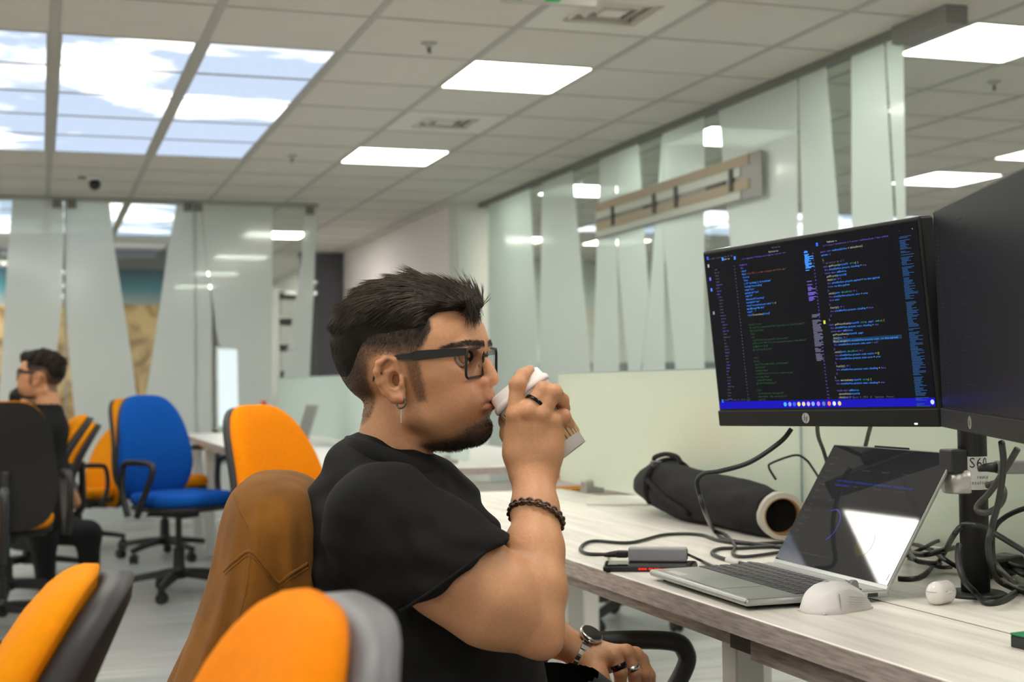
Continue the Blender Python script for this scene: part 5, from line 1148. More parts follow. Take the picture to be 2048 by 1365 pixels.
T_ = T_*(1+(.10*np.sin(u_*150+2.2*np.sin(v_*45)+Y*50)+.06*np.sin(u_*300+3*np.sin(v_*70)+1.3))*sstep(.004,.012,T_))
SH_.F = SH_.F-(T_+.003)*sstep(.004,-.010,sd2)+.0030
P, Q = SH_.polygonize(); P = smooth_verts(P, Q, 1, .4)
hair_me = np_mesh('hair', P, Q); hair_me.materials.append(M_hair); HairP = P
hn = np.zeros((len(P),3)); hair_me.vertex_normals if hasattr(hair_me,'vertex_normals') else None
HN = np.array([v.vector for v in hair_me.vertex_normals])
def comb(P_, N_):
    """direction hair lies: up and back from the brow, back over the crown, down the nape"""
    d = np.stack([-np.ones(len(P_)), np.sign(P_[:,1])*.25, np.zeros(len(P_))], 1)
    fr = sstep(.03,.09,P_[:,0]); d[:,2] += .55*fr; d[:,0] += .8*fr*0; bk_ = sstep(-.03,-.09,P_[:,0]); d[:,2] -= 1.6*bk_; sd_ = sstep(.045,.075,np.abs(P_[:,1])); d[:,2] -= .9*sd_*(1-fr)
    d -= N_*np.sum(d*N_,1,keepdims=True); return d/(np.linalg.norm(d,axis=1,keepdims=True)+1e-9)
def grow(P_, N_, D_, ln, lift, M_=6, curl=.25, jit=.25):
    n = len(P_); out = np.zeros((n,M_,3)); p = P_.copy(); d = D_+N_*lift[:,None]+rng.normal(0,jit,(n,3))*.5; d /= np.linalg.norm(d,axis=1,keepdims=True); cv = rng.normal(0,curl,(n,3))
    for k in range(M_):
        out[:,k] = p; p = p+d*(ln/(M_-1))[:,None]; d = d+(D_*.25-N_*lift[:,None]*.35+cv*.3)/1.0*.5; d /= np.linalg.norm(d,axis=1,keepdims=True)
    return out
topw = sstep(zof(665), zof(630), HairP[:,2]); topw = np.maximum(topw, sstep(-.045,-.075,HairP[:,0])*sstep(zof(800),zof(750),HairP[:,2])); sdHair = poly_sd(HairP[:,0], HairP[:,2], HAIR)
wgt = topw*(sdHair < .001); idx = rng.choice(len(HairP), 9000, p=wgt/wgt.sum()); Pr, Nr = HairP[idx], HN[idx]
clump = np.sin(Pr[:,0]*140+Pr[:,2]*90)*np.cos(Pr[:,1]*110+Pr[:,0]*60); zt = sstep(zof(670), zof(590), Pr[:,2])
Dr = comb(Pr, Nr); Dr[:,2] += .14*clump*zt; Dr[:,1] += .22*np.cos(Pr[:,0]*120+Pr[:,2]*70)*zt
hair_curves = grow(Pr-Nr*.0008, Nr, Dr, .010+.026*zt*rng.uniform(.5,1.2,len(Pr)), .07+.05*clump*zt, 8, .10, .08)
# fringe strands falling forward over the brow
fp = np.array([hx(rng.uniform(925,948), rng.uniform(590,632), rng.uniform(-.045,.045)) for _ in range(500)]); fd = np.tile(np.array([.55,0,-.35]), (500,1))+rng.normal(0,.2,(500,3)); fd /= np.linalg.norm(fd,axis=1,keepdims=True)
fr_c = np.zeros((500,8,3)); p = fp.copy(); d = fd.copy()
for k in range(8): fr_c[:,k] = p; p = p+d*.0032; d = d+np.array([-.12,0,-.26]); d /= np.linalg.norm(d,axis=1,keepdims=True)
side = (sstep(.003,-.003,sdh)*(1-earm)*(HP[:,2] < zof(640))*(HP[:,2] > zof(835))); side = side*(.4+.6*sstep(zof(725),zof(670),HP[:,2])); idx = rng.choice(len(HP), 8000, p=side/side.sum())
HNh = np.array([v.vector for v in head_me.vertex_normals]); Ps, Ns = HP[idx], HNh[idx]; Ds = np.tile(np.array([-.45,0,-.9]), (len(Ps),1)); Ds -= Ns*np.sum(Ds*Ns,1,keepdims=True); Ds /= np.linalg.norm(Ds,axis=1,keepdims=True)+1e-9
side_c = grow(Ps, Ns, Ds, (.0018+.0060*sstep(zof(715),zof(655),Ps[:,2]))*rng.uniform(.7,1.3,len(Ps)), np.full(len(Ps),.5), 4, .3, .4)
bw = sstep(.006,-.006,sdb); idx = rng.choice(len(HP), 3600, p=bw/bw.sum()); Pb, Nb = HP[idx], HNh[idx]; Db = np.tile(np.array([.25,0,-1.]), (len(Pb),1)); Db -= Nb*np.sum(Db*Nb,1,keepdims=True)*.6
beard_c = grow(Pb, Nb, Db/np.linalg.norm(Db,axis=1,keepdims=True), .0034*rng.uniform(.5,1.4,len(Pb)), np.full(len(Pb),.75), 5, .5, .35)
rw = sstep(.0015,-.0015,sdr)*(np.abs(HP[:,1]) > .007)*(HP[:,0] > hx(890,690,-.05)[0]); idx = rng.choice(len(HP), 900, p=rw/rw.sum()); Pb, Nb = HP[idx], HNh[idx]; Db = np.stack([-.6*np.ones(900), np.sign(Pb[:,1])*.8, .25*np.ones(900)],1); Db -= Nb*np.sum(Db*Nb,1,keepdims=True)
brow_c = grow(Pb, Nb, Db/np.linalg.norm(Db,axis=1,keepdims=True), .006*rng.uniform(.6,1.2,900), np.full(900,.3), 4, .3, .2)

man = empty('person', to_world(L3(880,1660,0))); tag(man, 'man in black t-shirt and glasses drinking from a paper cup', 'person')
MB_loc = np.array(man.location)
def in_head(me, name, parent=man): o = bpy.data.objects.new(name, me); link(o, parent); o.matrix_local = Matrix.Translation(-man.location) @ Hmat; return o
# ---- body: right arm with hand, left arm with hand (camera-aligned frame), joined with the head into one mesh
def arm_right():
    S = SDF(L3(800,1345,-.20)*np.array([1,1,0])+np.array([-.02,-.01,-.275]), L3(1150,722,-.05)*np.array([1,1,0])+np.array([.012,.012,.03]), .0019)
    sh, el, wr = L3(790,1060,-.185), L3(1062,1252,-.205), L3(1066,938,-.085)
    S.chain([sh, L3(900,1140,-.20), L3(985,1205,-.21), el], [.055,.0555,.051,.0365], .03)
    S.cone(L3(930,1150,-.205), L3(1000,1190,-.208), .047, .040, .03)                       # biceps pressed in the bend
    S.ball(L3(1090,1288,-.215), (.020,.018,.020), .02)                                     # elbow point
    S.chain([el+np.array([.006,.004,0]), L3(1074,1180,-.188), L3(1073,1100,-.155), L3(1070,1020,-.118), wr], [.034,.0365,.0340,.0298,.0268], .011, q=1.12, qn=np.array([0,.3,.95]))
    S.cone(L3(1045,1175,-.185), L3(1050,1085,-.15), .029, .026, .008)
    # hand
    kn = {'i':L3(1031,829,-.093),'m':L3(1056,824,-.099),'r':L3(1083,829,-.096),'l':L3(1105,843,-.088)}
    for f,r1,r2,w_ in (('i',.0185,.0122,(1040,905)),('m',.0190,.0125,(1058,905)),('r',.0190,.0122,(1078,905)),('l',.0180,.0115,(1095,905))):
        S.chain([wr+np.array([(w_[0]-1066)*.0004,0,0]), L3(w_[0],w_[1],-.086), kn[f]], [.0215,r1,r2], .014)
    S.cone(L3(1075,915,-.078), L3(1100,870,-.075), .022, .018, .014); S.cone(L3(1040,905,-.075), L3(1035,860,-.075), .02, .016, .014)
    fing = {'i':[(1031,829,-.093),(1035,770,-.090),(1045,752,-.078),(1059,741,-.062)],'m':[(1056,824,-.099),(1087,781,-.089),(1110,786,-.058),(1117,800,-.030)],'r':[(1083,829,-.096),(1108,786,-.092),(1124,801,-.071),(1130,818,-.052)],'l':[(1105,843,-.088),(1126,833,-.084),(1136,848,-.070),(1138,862,-.055)]}
    rad = {'i':[.0118,.0100,.0088,.0072],'m':[.0122,.0104,.0092,.0078],'r':[.0118,.0100,.0090,.0075],'l':[.0108,.0090,.0080,.0066]}
    for f in 'imrl': S.chain([L3(*p) for p in fing[f]], rad[f], .0045); S.ball(L3(*fing[f][1]), rad[f][1]*1.05, .004)
    S.chain([L3(1045,900,-.066), L3(1022,868,-.046), L3(1016,842,-.016), L3(1024,818,.006)], [.018,.0135,.0112,.0085], .010)
    for f in 'imrl': S.ball(kn[f]+np.array([0,.0,-.004]), .0105, .005)
    for f,(f2) in (('i','m'),('m','r'),('r','l')):                                             # hollows between the knuckles
        a = (kn[f]+kn[f2])/2; S.cone(a+np.array([.003,-.012,-.017]), a+np.array([.002,-.03,-.021]), .0035, .0025, .006, op='s')
    return S.polygonize()
def arm_left():
    S = SDF(L3(1000,1430,.24)*np.array([1,1,0])+np.array([0,0,.08]), L3(1320,1190,.2)*np.array([1,1,0])+np.array([.01,0,.36]), .0019)
    el, wr = L3(1020,1235,.235), L3(1172,1310,.235)
    S.chain([el, L3(1090,1268,.235), wr], [.040,.034,.0255], .02, q=1.15, qn=np.array([.4,.9,.1]))
    kn = {'i':(1228,1312,.205),'m':(1252,1307,.225),'r':(1270,1312,.245),'l':(1280,1322,.262)}
    for f,(dx,dz_) in zip('imrl',((0,-.012),(4,.002),(4,.014),(0,.026))): S.chain([wr, L3(1190+dx,1318,.228+dz_*.6), L3(*kn[f])], [.0235,.0200,.0135], .014)
    fg = {'i':[kn['i'],(1241,1344,.200),(1241,1378,.205),(1238,1396,.215)],'m':[kn['m'],(1268,1345,.222),(1271,1380,.226),(1268,1400,.235)],'r':[kn['r'],(1288,1348,.245),(1293,1380,.250),(1290,1398,.258)],'l':[kn['l'],(1297,1352,.264),(1301,1376,.270),(1299,1392,.276)]}
    for f in 'imrl': S.chain([L3(*p) for p in fg[f]], [.0122,.0106,.0092,.0076], .004); S.ball(L3(*kn[f]), .0112, .005)
    S.chain([L3(1180,1325,.215), L3(1198,1352,.188), L3(1212,1380,.178), L3(1222,1402,.180)], [.018,.0130,.0110,.0085], .010)
    return S.polygonize()
Vh = to_world(O_+HP[:, [0]]*HF+HP[:, [1]]*HL_+HP[:, [2]]*HU)
PA, QA = arm_right(); PA = smooth_verts(PA, QA, 1, .4); PL_, QL = arm_left(); PL_ = smooth_verts(PL_, QL, 1, .4)
def arm_col(P_):
    C2 = np.tile(SK*1.0, (len(P_),1)); n_ = np.sin(P_[:,1]*90+P_[:,0]*40)*np.sin(P_[:,2]*80+1); return C2*(1+.05*n_[:,None])
CA, CL2 = arm_col(PA), arm_col(PL_)
for p_ in ((1031,829,-.10),(1056,824,-.107),(1083,829,-.104),(1035,770,-.097),(1108,786,-.098),(1126,833,-.09)):
    w_ = np.exp(-np.sum((PA-L3(*p_))**2,1)/.010**2); CA = mixc(CA, SKR*.92, .35*w_)
w_ = np.exp(-np.sum((PA-L3(1092,1290,-.225))**2,1)/.028**2); CA = mixc(CA, SKR*.9, .45*w_)
for p_ in ((1060,741,-.062),(1131,818,-.054)): w_ = np.exp(-np.sum((PA-L3(*p_))**2,1)/.007**2); CA = mixc(CA, (.62,.40,.31), .6*w_)
VA = np.concatenate([Vh, to_world(PA), to_world(PL_)])-MB_loc; QB = np.concatenate([HQ, QA+len(Vh), QL+len(Vh)+len(PA)])
body_me = np_mesh('body', VA, QB); vcol(body_me, np.concatenate([C_, CA, CL2])); body = mesh_obj('body', body_me, M_skin, man)
in_head(hair_me, 'hair')
def head_strands(name, cv, w_, m_): o = strands(name, cv, w_, m_); o.parent = man; o.matrix_local = Matrix.Translation(-man.location) @ Hmat; return o
hsel = (np.sin(hair_curves[:,0,0]*230+hair_curves[:,0,2]*150+hair_curves[:,0,1]*90)+rng.normal(0,.5,len(hair_curves))) > .55
hs1 = head_strands('hair_strands', np.concatenate([hair_curves[~hsel], fr_c]), np.full((~hsel).sum()+500, .00050), M_hairc); hs1['kind'] = 'stuff'
hs5 = head_strands('hair_strands', hair_curves[hsel], np.full(hsel.sum(), .00052), M_hairb); hs5['kind'] = 'stuff'
hs2 = head_strands('short_hair', side_c, np.full(len(side_c), .00020), M_hair2); hs2['kind'] = 'stuff'
hs3 = head_strands('beard', beard_c, np.full(len(beard_c), .00022), M_hair2); hs3['kind'] = 'stuff'
hs4 = head_strands('eyebrows', brow_c, np.full(len(brow_c), .00022), M_hair2); hs4['kind'] = 'stuff'
# eyes look along the head direction
M_eye = mat('eye_white', (.85,.80,.77), .12); M_iris = mat('eye_iris', (.03,.015,.008), .1)
def eye_mesh():
    me = MB().lathe([(.0118*math.sin(t), -.0118*math.cos(t)) for t in np.linspace(.02,math.pi-.5,14)]+[(.0056,.0105)], 20).mesh('eyeball'); me.materials.append(M_eye); me.polygons.foreach_set('use_smooth',[True]*len(me.polygons)); return me
eme = eye_mesh(); ime = MB().lathe([(.0057,.0103),(.005,.0112),(.003,.0119),(.0004,.0121)],20).mesh('iris'); ime.materials.append(M_iris); ime.polygons.foreach_set('use_smooth',[True]*len(ime.polygons))
for s_ in (-1,1):
    for me_,nm in ((eme,'eyeball'),(ime,'iris')):
        o = in_head(me_, nm); o.matrix_local = Matrix.Translation(-man.location) @ Hmat @ Matrix.Translation(V(EYE[s_]+np.array([.0016,0,0]))) @ Matrix.Rotation(math.pi/2,4,'Y') @ Matrix.Rotation(.12,4,'X')
# ---- glasses
M_gf = mat('glasses_black', (.008,.008,.009), .35); G_lens = clear_glass('lens_glass', (.96,.97,.98), .16)
gl_me = {}
gl = empty('eyeglasses', (0,0,0)); gl.parent = man; gl.matrix_local = Matrix.Translation(-man.location) @ Hmat
gx = hx(969,724)[0]+.0005; gzc = zof(725)
def rimpts(s_, k=1.):
    out = []
    for (y, z) in rr(.0262*k, .0192*k, .0075, 5): out.append((gx-.0034*((abs(y+.0325)/.05)**2), s_*(y*-1+.0325) if False else s_*(.0325+y), gzc+z-.0015*(y/.026)))
    return out
for s_ in (-1,1):
    P_ = rimpts(s_); MB().tube(P_, .0019, 8, closed=True).build('rim', M_gf, gl, True)
    Pq = rimpts(s_, .985); MB().add(Pq+[(p[0]-.0012,p[1],p[2]) for p in Pq], [tuple(range(len(Pq))), tuple(range(2*len(Pq)-1,len(Pq)-1,-1))]).build('lens', G_lens, gl)
    e0 = np.array([gx-.010, s_*.0625, gzc+.0145]); ea = hx(789,718,-.079); eb = hx(762,733,-.082); ec_ = hx(746,760,-.080)
    tp_ = [(gx-.004, s_*.0585, gzc+.0150, .0045), (*e0,.0050), (gx-.035, s_*.0690, gzc+.0125+.0,.0056), ((gx-.035+ea[0])/2, s_*.0735, (gzc+.0125+ea[2])/2+.001,.0062), (ea[0]+.022,s_*.0775,ea[2]+.0035,.0040),(ea[0], s_*.0785, ea[2]+.001,.0032), (eb[0], s_*.0805, eb[2],.0030), (ec_[0], s_*.0800, ec_[2],.0026)]
    rg = []; sp2 = spline(tp_, 5)
    for q, v_ in enumerate(sp2):
        h_ = v_[3]; rg.append([(v_[0],v_[1]-.0014,v_[2]-h_),(v_[0],v_[1]+.0014,v_[2]-h_),(v_[0],v_[1]+.0014,v_[2]+h_),(v_[0],v_[1]-.0014,v_[2]+h_)])
    MB().loft(rg).build('temple', M_gf, gl)
    MB().tube([(gx-.004,s_*.010,gzc-.004),(gx-.010,s_*.0105,gzc-.006)], .0022, 6).build('nose_pad', M_gf, gl, True)
MB().tube(spline([(gx-.001,-.0075,gzc+.008),(gx+.003,0,gzc+.0105),(gx-.001,.0075,gzc+.008)],5), .0022, 8).build('bridge', M_gf, gl, True)
# ---- earring
M_sil = mat('silver_jewellery', (.55,.50,.46), .25, .9); M_dks = mat('dark_jewellery', (.10,.09,.085), .3, .9)
ep = hx(803,801,-.0775); er = empty('earring', (0,0,0)); er.parent = man; er.matrix_local = Matrix.Translation(-man.location) @ Hmat @ Matrix.Translation((ep[0],-.0775,ep[2]))
MB().tube([(.0062*math.cos(a),-.001+.002*math.sin(a),-.0035+.0068*math.sin(a)) for a in np.linspace(0,2*math.pi,25)[:-1]], .0014, 8, closed=True).build('hoop', M_dks, er, True)
MB().rbox((-.0011,-.0012,-.030),(.0009,.0004,-.011),.0003,1).build('cross_post', M_sil, er); MB().rbox((-.0046,-.0012,-.0185),(.0042,.0004,-.0170),.0003,1).build('cross_bar', M_sil, er)
MB().tube([(0,-.0004,-.0095),(0,-.0004,-.0115)],.0012,6).build('cross_link', M_sil, er)

# ---- t-shirt (camera-aligned frame)
S = SDF(L3(560,1560,0)*np.array([1,1,0])+np.array([-.03,-.02,-.30]), L3(1120,866,0)*np.array([1,1,0])+np.array([.04,.01,.30]), .0042)
def tor(S, p1, p2, k=.05):
    (x1,y1,a1,c1),(x2,y2,a2,c2) = p1,p2; A, B_ = L3(x1,y1), L3(x2,y2); R_ = max(a1,a2)+k+.01; Rc = max(c1,c2)+k+.01
    sl, (X, Y, Z) = S.block(np.minimum(A,B_)-np.array([R_,R_,Rc]), np.maximum(A,B_)+np.array([R_,R_,Rc])); ab = (B_-A)[:2]; t = np.clip(((X-A[0])*ab[0]+(Y-A[1])*ab[1])/(ab@ab), 0, 1)
    ra = a1+(a2-a1)*t; rc = c1+(c2-c1)*t; dx, dy = X-A[0]-t*ab[0], Y-A[1]-t*ab[1]; g = np.sqrt((dx*dx+dy*dy)/ra**2+(Z/rc)**2); S.put(sl, (g-1)*np.minimum(ra,rc), k)
tp3 = [(784,1048,.095,.100),(790,1062,.108,.140),(794,1085,.122,.168),(810,1140,.131,.172),(848,1250,.140,.170),(872,1380,.146,.172),(885,1500,.140,.175)]
for q in range(len(tp3)-1): tor(S, tp3[q], tp3[q+1], .03)
for s_ in (-1,1): S.cone(L3(765,1002,s_*.055), L3(768,1045,s_*.155), .042, .064, .03)
S.cone(L3(735,948,-.045), L3(735,948,.045), .038, .038, .03); S.cone(L3(726,950,0), L3(722,1020,0), .055, .080, .03)
# sleeves
def sleeve(a, b, r1, r2, hem, nrm, k=.03):
    A, B_ = L3(*a), L3(*b); R_ = max(r1,r2)+.06; sl, (X, Y, Z) = S.block(np.minimum(A,B_)-R_, np.maximum(A,B_)+R_); ab = B_-A; t = np.clip(((X-A[0])*ab[0]+(Y-A[1])*ab[1]+(Z-A[2])*ab[2])/(ab@ab),0,1)
    d = np.sqrt((X-A[0]-t*ab[0])**2+(Y-A[1]-t*ab[1])**2+(Z-A[2]-t*ab[2])**2)-(r1+(r2-r1)*t); H_ = L3(*hem); n_ = np.array(nrm)/np.linalg.norm(nrm); pl_ = (X-H_[0])*n_[0]+(Y-H_[1])*n_[1]+(Z-H_[2])*n_[2]
    S.put(sl, np.maximum(d, pl_), k)
sleeve((768,1045,-.160),(950,1170,-.208),.074,.0765,(912,1153,-.20),(115,-160,-10))
sleeve((768,1045,.160),(960,1190,.22),.074,.069,(925,1165,.20),(115,-160,10))
# folds: soft creases radiating from the armpit and across the back
X, Y, Z = np.meshgrid(*S.ax, indexing='ij', sparse=True)
nf = lambda a,b,c,k: np.sin(X*a+Y*b+Z*c+k)
ap = L3(900,1080,-.2); dx, dy = X-ap[0], Y-ap[1]; rad_ = np.sqrt(dx*dx+dy*dy)
S.F += .0022*nf(55,-70,20,0)*nf(30,45,-15,1)+.0016*np.sin(X*95+Y*120+2.2*np.sin(X*35-Y*20)+Z*30)*np.exp(-(rad_/.12)**2)*1.2+.0014*np.sin(Y*110-X*60+2*np.sin(Z*22+X*18))*nf(18,25,10,2)
P, Q = S.polygonize(); P = smooth_verts(P, Q, 1, .5); shirt = mesh_obj('t_shirt', np_mesh('t_shirt', to_world(P)-MB_loc, Q), M_shirt, man)
# ribbed collar and hem bands
cr2 = spline([L3(692,884,0),L3(703,884,-.045),L3(740,893,-.078),L3(795,912,-.088),L3(852,937,-.074),L3(888,956,-.045),L3(906,969,0),L3(890,950,.05),L3(852,930,.08),L3(795,905,.09),L3(740,888,.08),L3(703,880,.045)], 5, closed=True)
rg = []
for p_ in cr2:
    out = p_-L3(795,930,0); out[1] = 0; out /= np.linalg.norm(out)+1e-9; rg.append([to_world(q)-MB_loc for q in (p_-out*.003+np.array([0,.006,0]), p_+out*.002+np.array([0,.006,0]), p_+out*.009+np.array([0,-.020,0]), p_+out*.001+np.array([0,-.026,0]))])
n_ = len(rg); mb = MB(); mb.v = [tuple(q) for r_ in rg for q in r_]; mb.f = [(i*4+k, i*4+(k+1)%4, ((i+1)%n_)*4+(k+1)%4, ((i+1)%n_)*4+k) for i in range(n_) for k in range(4)]
mb.build('collar', M_shirt, shirt, True)
Hc = L3(908,1150,-.202); hn_ = np.array([115,-160,-10.]); hn_ /= np.linalg.norm(hn_); h1 = np.cross(hn_,(0,0,1)); h1 /= np.linalg.norm(h1); h2 = np.cross(hn_,h1)
MB().tube([to_world(Hc-hn_*.004+(.0775*h1*math.cos(a)+.0775*h2*math.sin(a)))-MB_loc for a in np.linspace(0,2*math.pi,49)[:-1]], .0022, 6, closed=True).build('sleeve_hem', M_shirt, shirt, True)
# ---- trousers and shoes
S = SDF(L3(740,2360,0)*np.array([1,1,0])+np.array([0,0,-.34]), L3(1600,1380,0)*np.array([1,1,0])+np.array([0,0,.36]), .008)
S.ball(L3(885,1500,0), (.15,.125,.175), .05)
for s_ in (-1,1):
    kx = 1395; S.chain([L3(905,1510,s_*.085), L3(1105,1442 if s_ > 0 else 1500,s_*.105), L3(1185,1496 if s_ > 0 else 1530,s_*.115), L3(kx,1560,s_*.15)], [.098,.086,.080,.066], .04); S.chain([L3(kx,1560,s_*.15), L3(kx-15,1850,s_*.15), L3(kx-40,2190,s_*.15)], [.066,.058,.046], .04)
sdf_obj_world = lambda nm, S_, m_, par: mesh_obj(nm, np_mesh(nm, to_world((lambda PQ: smooth_verts(PQ[0], PQ[1], 1))(PQ_:=S_.polygonize()))-MB_loc, PQ_[1]), m_, par)
sdf_obj_world('trousers', S, M_pants, man)
for s_ in (-1,1):
    S2 = SDF(L3(1300,2330,s_*.15)-np.array([.02,.02,.09]), L3(1560,2190,s_*.15)+np.array([.03,.03,.09]), .005); S2.chain([L3(1352,2265,s_*.15), L3(1440,2270,s_*.15), L3(1525,2282,s_*.15)], [.042,.042,.030], .02); sdf_obj_world('shoe', S2, M_black, man)
# ---- bracelet, watch and rings
M_ster = mat('steel_jewellery', (.62,.60,.57), .22, .95); M_copper = mat('bracelet_dark_copper', (.16,.11,.09), .3, .9); M_blk = mat('ring_black', (.012,.011,.014), .2, .6)
bc = L3(1072,1036,-.126); ba = L3(1070,1000,-.11)-L3(1074,1080,-.145); ba /= np.linalg.norm(ba); ba = ba+np.array([.32,0,.1]); ba /= np.linalg.norm(ba); b1 = np.cross(ba,(0,0,1.)); b1 /= np.linalg.norm(b1); b2 = np.cross(ba,b1)
br = empty('bracelet', to_world(bc)); br.parent = man; br.location = to_world(bc)-MB_loc
mb = MB(); NL = 40
for k in range(NL):
    a = 2*math.pi*k/NL; rd_ = b1*math.cos(a)+b2*math.sin(a); tg = -b1*math.sin(a)+b2*math.cos(a); cc = rd_*.0345*np.array([1,1,1]); tw = ba*math.cos(.8)+rd_*math.sin(.8) if k % 2 else ba*math.cos(.8)-rd_*math.sin(.8)
    mb.tube([CAMR @ (cc+tg*.0048*math.cos(t)+tw*.0040*math.sin(t)) for t in np.linspace(0,2*math.pi,11)[:-1]], .0016, 5, closed=True)
o = mb.build('chain_links', M_copper, br, True); o['kind'] = 'stuff'
def ring_on(name, p, d, r, wdt, m_, thick=.0012):
    d = np.array(d, float); d /= np.linalg.norm(d); u1 = np.cross(d,(.1,.2,1.)); u1 /= np.linalg.norm(u1); u2 = np.cross(d,u1); loops = []
    for (rr2, ww) in ((r,-wdt/2),(r+thick,-wdt/2),(r+thick,wdt/2),(r,wdt/2)): loops.append([to_world(p+d*ww+rr2*(u1*math.cos(t)+u2*math.sin(t)))-MB_loc for t in np.linspace(0,2*math.pi,33)[:-1]])
    mb = MB(); n = 32; mb.v = [tuple(q) for l in loops for q in l]; mb.f = [(i*n+k, i*n+(k+1)%n, ((i+1)%4)*n+(k+1)%n, ((i+1)%4)*n+k) for i in range(4) for k in range(n)]; return mb.build(name, m_, man, True)
ring_on('finger_ring', L3(1070,805,-.0945), L3(1087,781,-.089)-L3(1056,824,-.099), .0128, .0045, M_blk)['label'] = 'thin black band ring on the cup hand'
ring_on('finger_ring', L3(1238,1335,.2015), L3(1241,1344,.200)-L3(1228,1312,.205), .0112, .0085, M_blk)['label'] = 'black ring'
ring_on('finger_ring', L3(1264,1338,.2228), L3(1268,1345,.222)-L3(1252,1307,.225), .0112, .0075, M_ster)['label'] = 'silver ring'
wc = L3(1162,1304,.235); wd_ = L3(1172,1310,.235)-L3(1090,1268,.235); wd_ /= np.linalg.norm(wd_); w1_ = np.cross(wd_,(0,0,1.)); w1_ /= np.linalg.norm(w1_); w2_ = np.cross(wd_,w1_)
if w1_[1] < 0: w1_ = -w1_
wt = empty('wristwatch', (0,0,0)); wt.parent = man; wt.location = to_world(wc)-MB_loc
for k in range(22):
    a = 2*math.pi*k/22
    if math.cos(a-.35) > .93: continue
    rd_ = w1_*math.cos(a)+w2_*math.sin(a); tg = np.cross(wd_, rd_); T_l = Matrix.Identity(4); cc = CAMR @ (rd_*.0315*np.array([1,1,1]))
    for i in range(3): T_l[i][0], T_l[i][1], T_l[i][2], T_l[i][3] = float(CAMR[i] @ wd_), float(CAMR[i] @ tg), float(CAMR[i] @ rd_), float(cc[i])
    MB().rbox((-.0085,-.0040,-.0013),(.0085,.0040,.0013),.0008,1,T=T_l).build('band_link', M_ster, wt)
a = .35; rd_ = w1_*math.cos(a)+w2_*math.sin(a); T_l = frame(CAMR @ (rd_*.0335), CAMR @ wd_, z=CAMR @ rd_)
MB().lathe([(.016,-.004),(.019,-.002),(.019,.003),(.017,.005)],28,T=T_l).build('watch_case', M_ster, wt, True); MB().lathe([(.0165,.0051),(.0165,.0054)],28,T=T_l).build('watch_dial', mat('dial_black',(.02,.02,.022),.08), wt)
MB().lathe([(.0025,.018),(.0025,.022)],10,T=T_l @ Matrix.Rotation(math.pi/2,4,'X')).build('crown', M_ster, wt, True)

# ================================================================== THE CUP
lc, bcn = L3(1041,786,-.044), L3(1118,888,-.054)
ca = bcn-lc; ca /= np.linalg.norm(ca); caw = CAMR @ ca; cw = to_world(lc)
TCu = frame(cw, np.cross(caw,(0,0,1)), z=-caw); CL_ = .104
cup = empty('paper_cup', cw); cup.matrix_world = TCu; tag(cup, 'takeaway coffee cup with white lid and ribbed brown sleeve held to the mouth', 'cup')
MB().lathe([(.0,-CL_+.006),(.0285,-CL_+.006),(.0285,-CL_),(.0300,-CL_),(.0405,-.004),(.040,-.001)],48,c0=False,c1=False).build('cup_body', mat('cup_white',(.75,.70,.68),.5), cup, True)
n = 180; rgs = []
for (rr2,z,am) in ((.0322,-.088,.0),(.0324,-.0878,.0006),(.0405,-.012,.0006),(.0403,-.0118,.0)):
    rgs.append([((rr2+am*math.cos(30*2*math.pi*k/n*1.0))*math.cos(2*math.pi*k/n), (rr2+am*math.cos(30*2*math.pi*k/n))*math.sin(2*math.pi*k/n), z) for k in range(n)])
def sleeve_mat():
    M = bpy.data.materials.new('kraft_sleeve'); M.use_nodes = True; N = M.node_tree.nodes; L = M.node_tree.links; b_ = N['Principled BSDF']; tc = N.new('ShaderNodeTexCoord'); sp = N.new('ShaderNodeSeparateXYZ'); L.new(tc.outputs['Object'], sp.inputs[0])
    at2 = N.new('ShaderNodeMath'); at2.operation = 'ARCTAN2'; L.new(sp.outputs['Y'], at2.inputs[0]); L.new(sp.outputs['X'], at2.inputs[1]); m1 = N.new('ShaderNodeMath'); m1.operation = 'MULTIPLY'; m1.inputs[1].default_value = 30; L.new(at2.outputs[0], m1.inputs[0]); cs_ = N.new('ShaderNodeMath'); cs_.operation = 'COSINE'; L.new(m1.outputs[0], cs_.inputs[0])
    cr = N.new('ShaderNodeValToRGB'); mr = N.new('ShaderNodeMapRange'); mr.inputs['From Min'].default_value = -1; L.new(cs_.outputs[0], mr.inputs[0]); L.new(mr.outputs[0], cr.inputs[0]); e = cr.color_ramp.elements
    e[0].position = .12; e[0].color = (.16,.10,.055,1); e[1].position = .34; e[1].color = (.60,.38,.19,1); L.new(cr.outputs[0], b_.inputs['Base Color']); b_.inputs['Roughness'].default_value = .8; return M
MB().loft(rgs, caps=False).build('sleeve', sleeve_mat(), cup, True)
MB().lathe([(.0418,-.0075),(.0436,-.006),(.0436,-.001),(.0415,.002),(.0400,.003),(.0388,.0135),(.0362,.0150),(.0345,.0125),(.0,.0118)],56,c0=False,c1=False).build('lid', mat('lid_white',(.80,.74,.73),.35), cup, True)
MB().rbox((-.006,.026,.0118),(.006,.032,.0135),.001,1).build('sip_hole_rim', mat('lid_white',(.80,.74,.73),.35), cup)
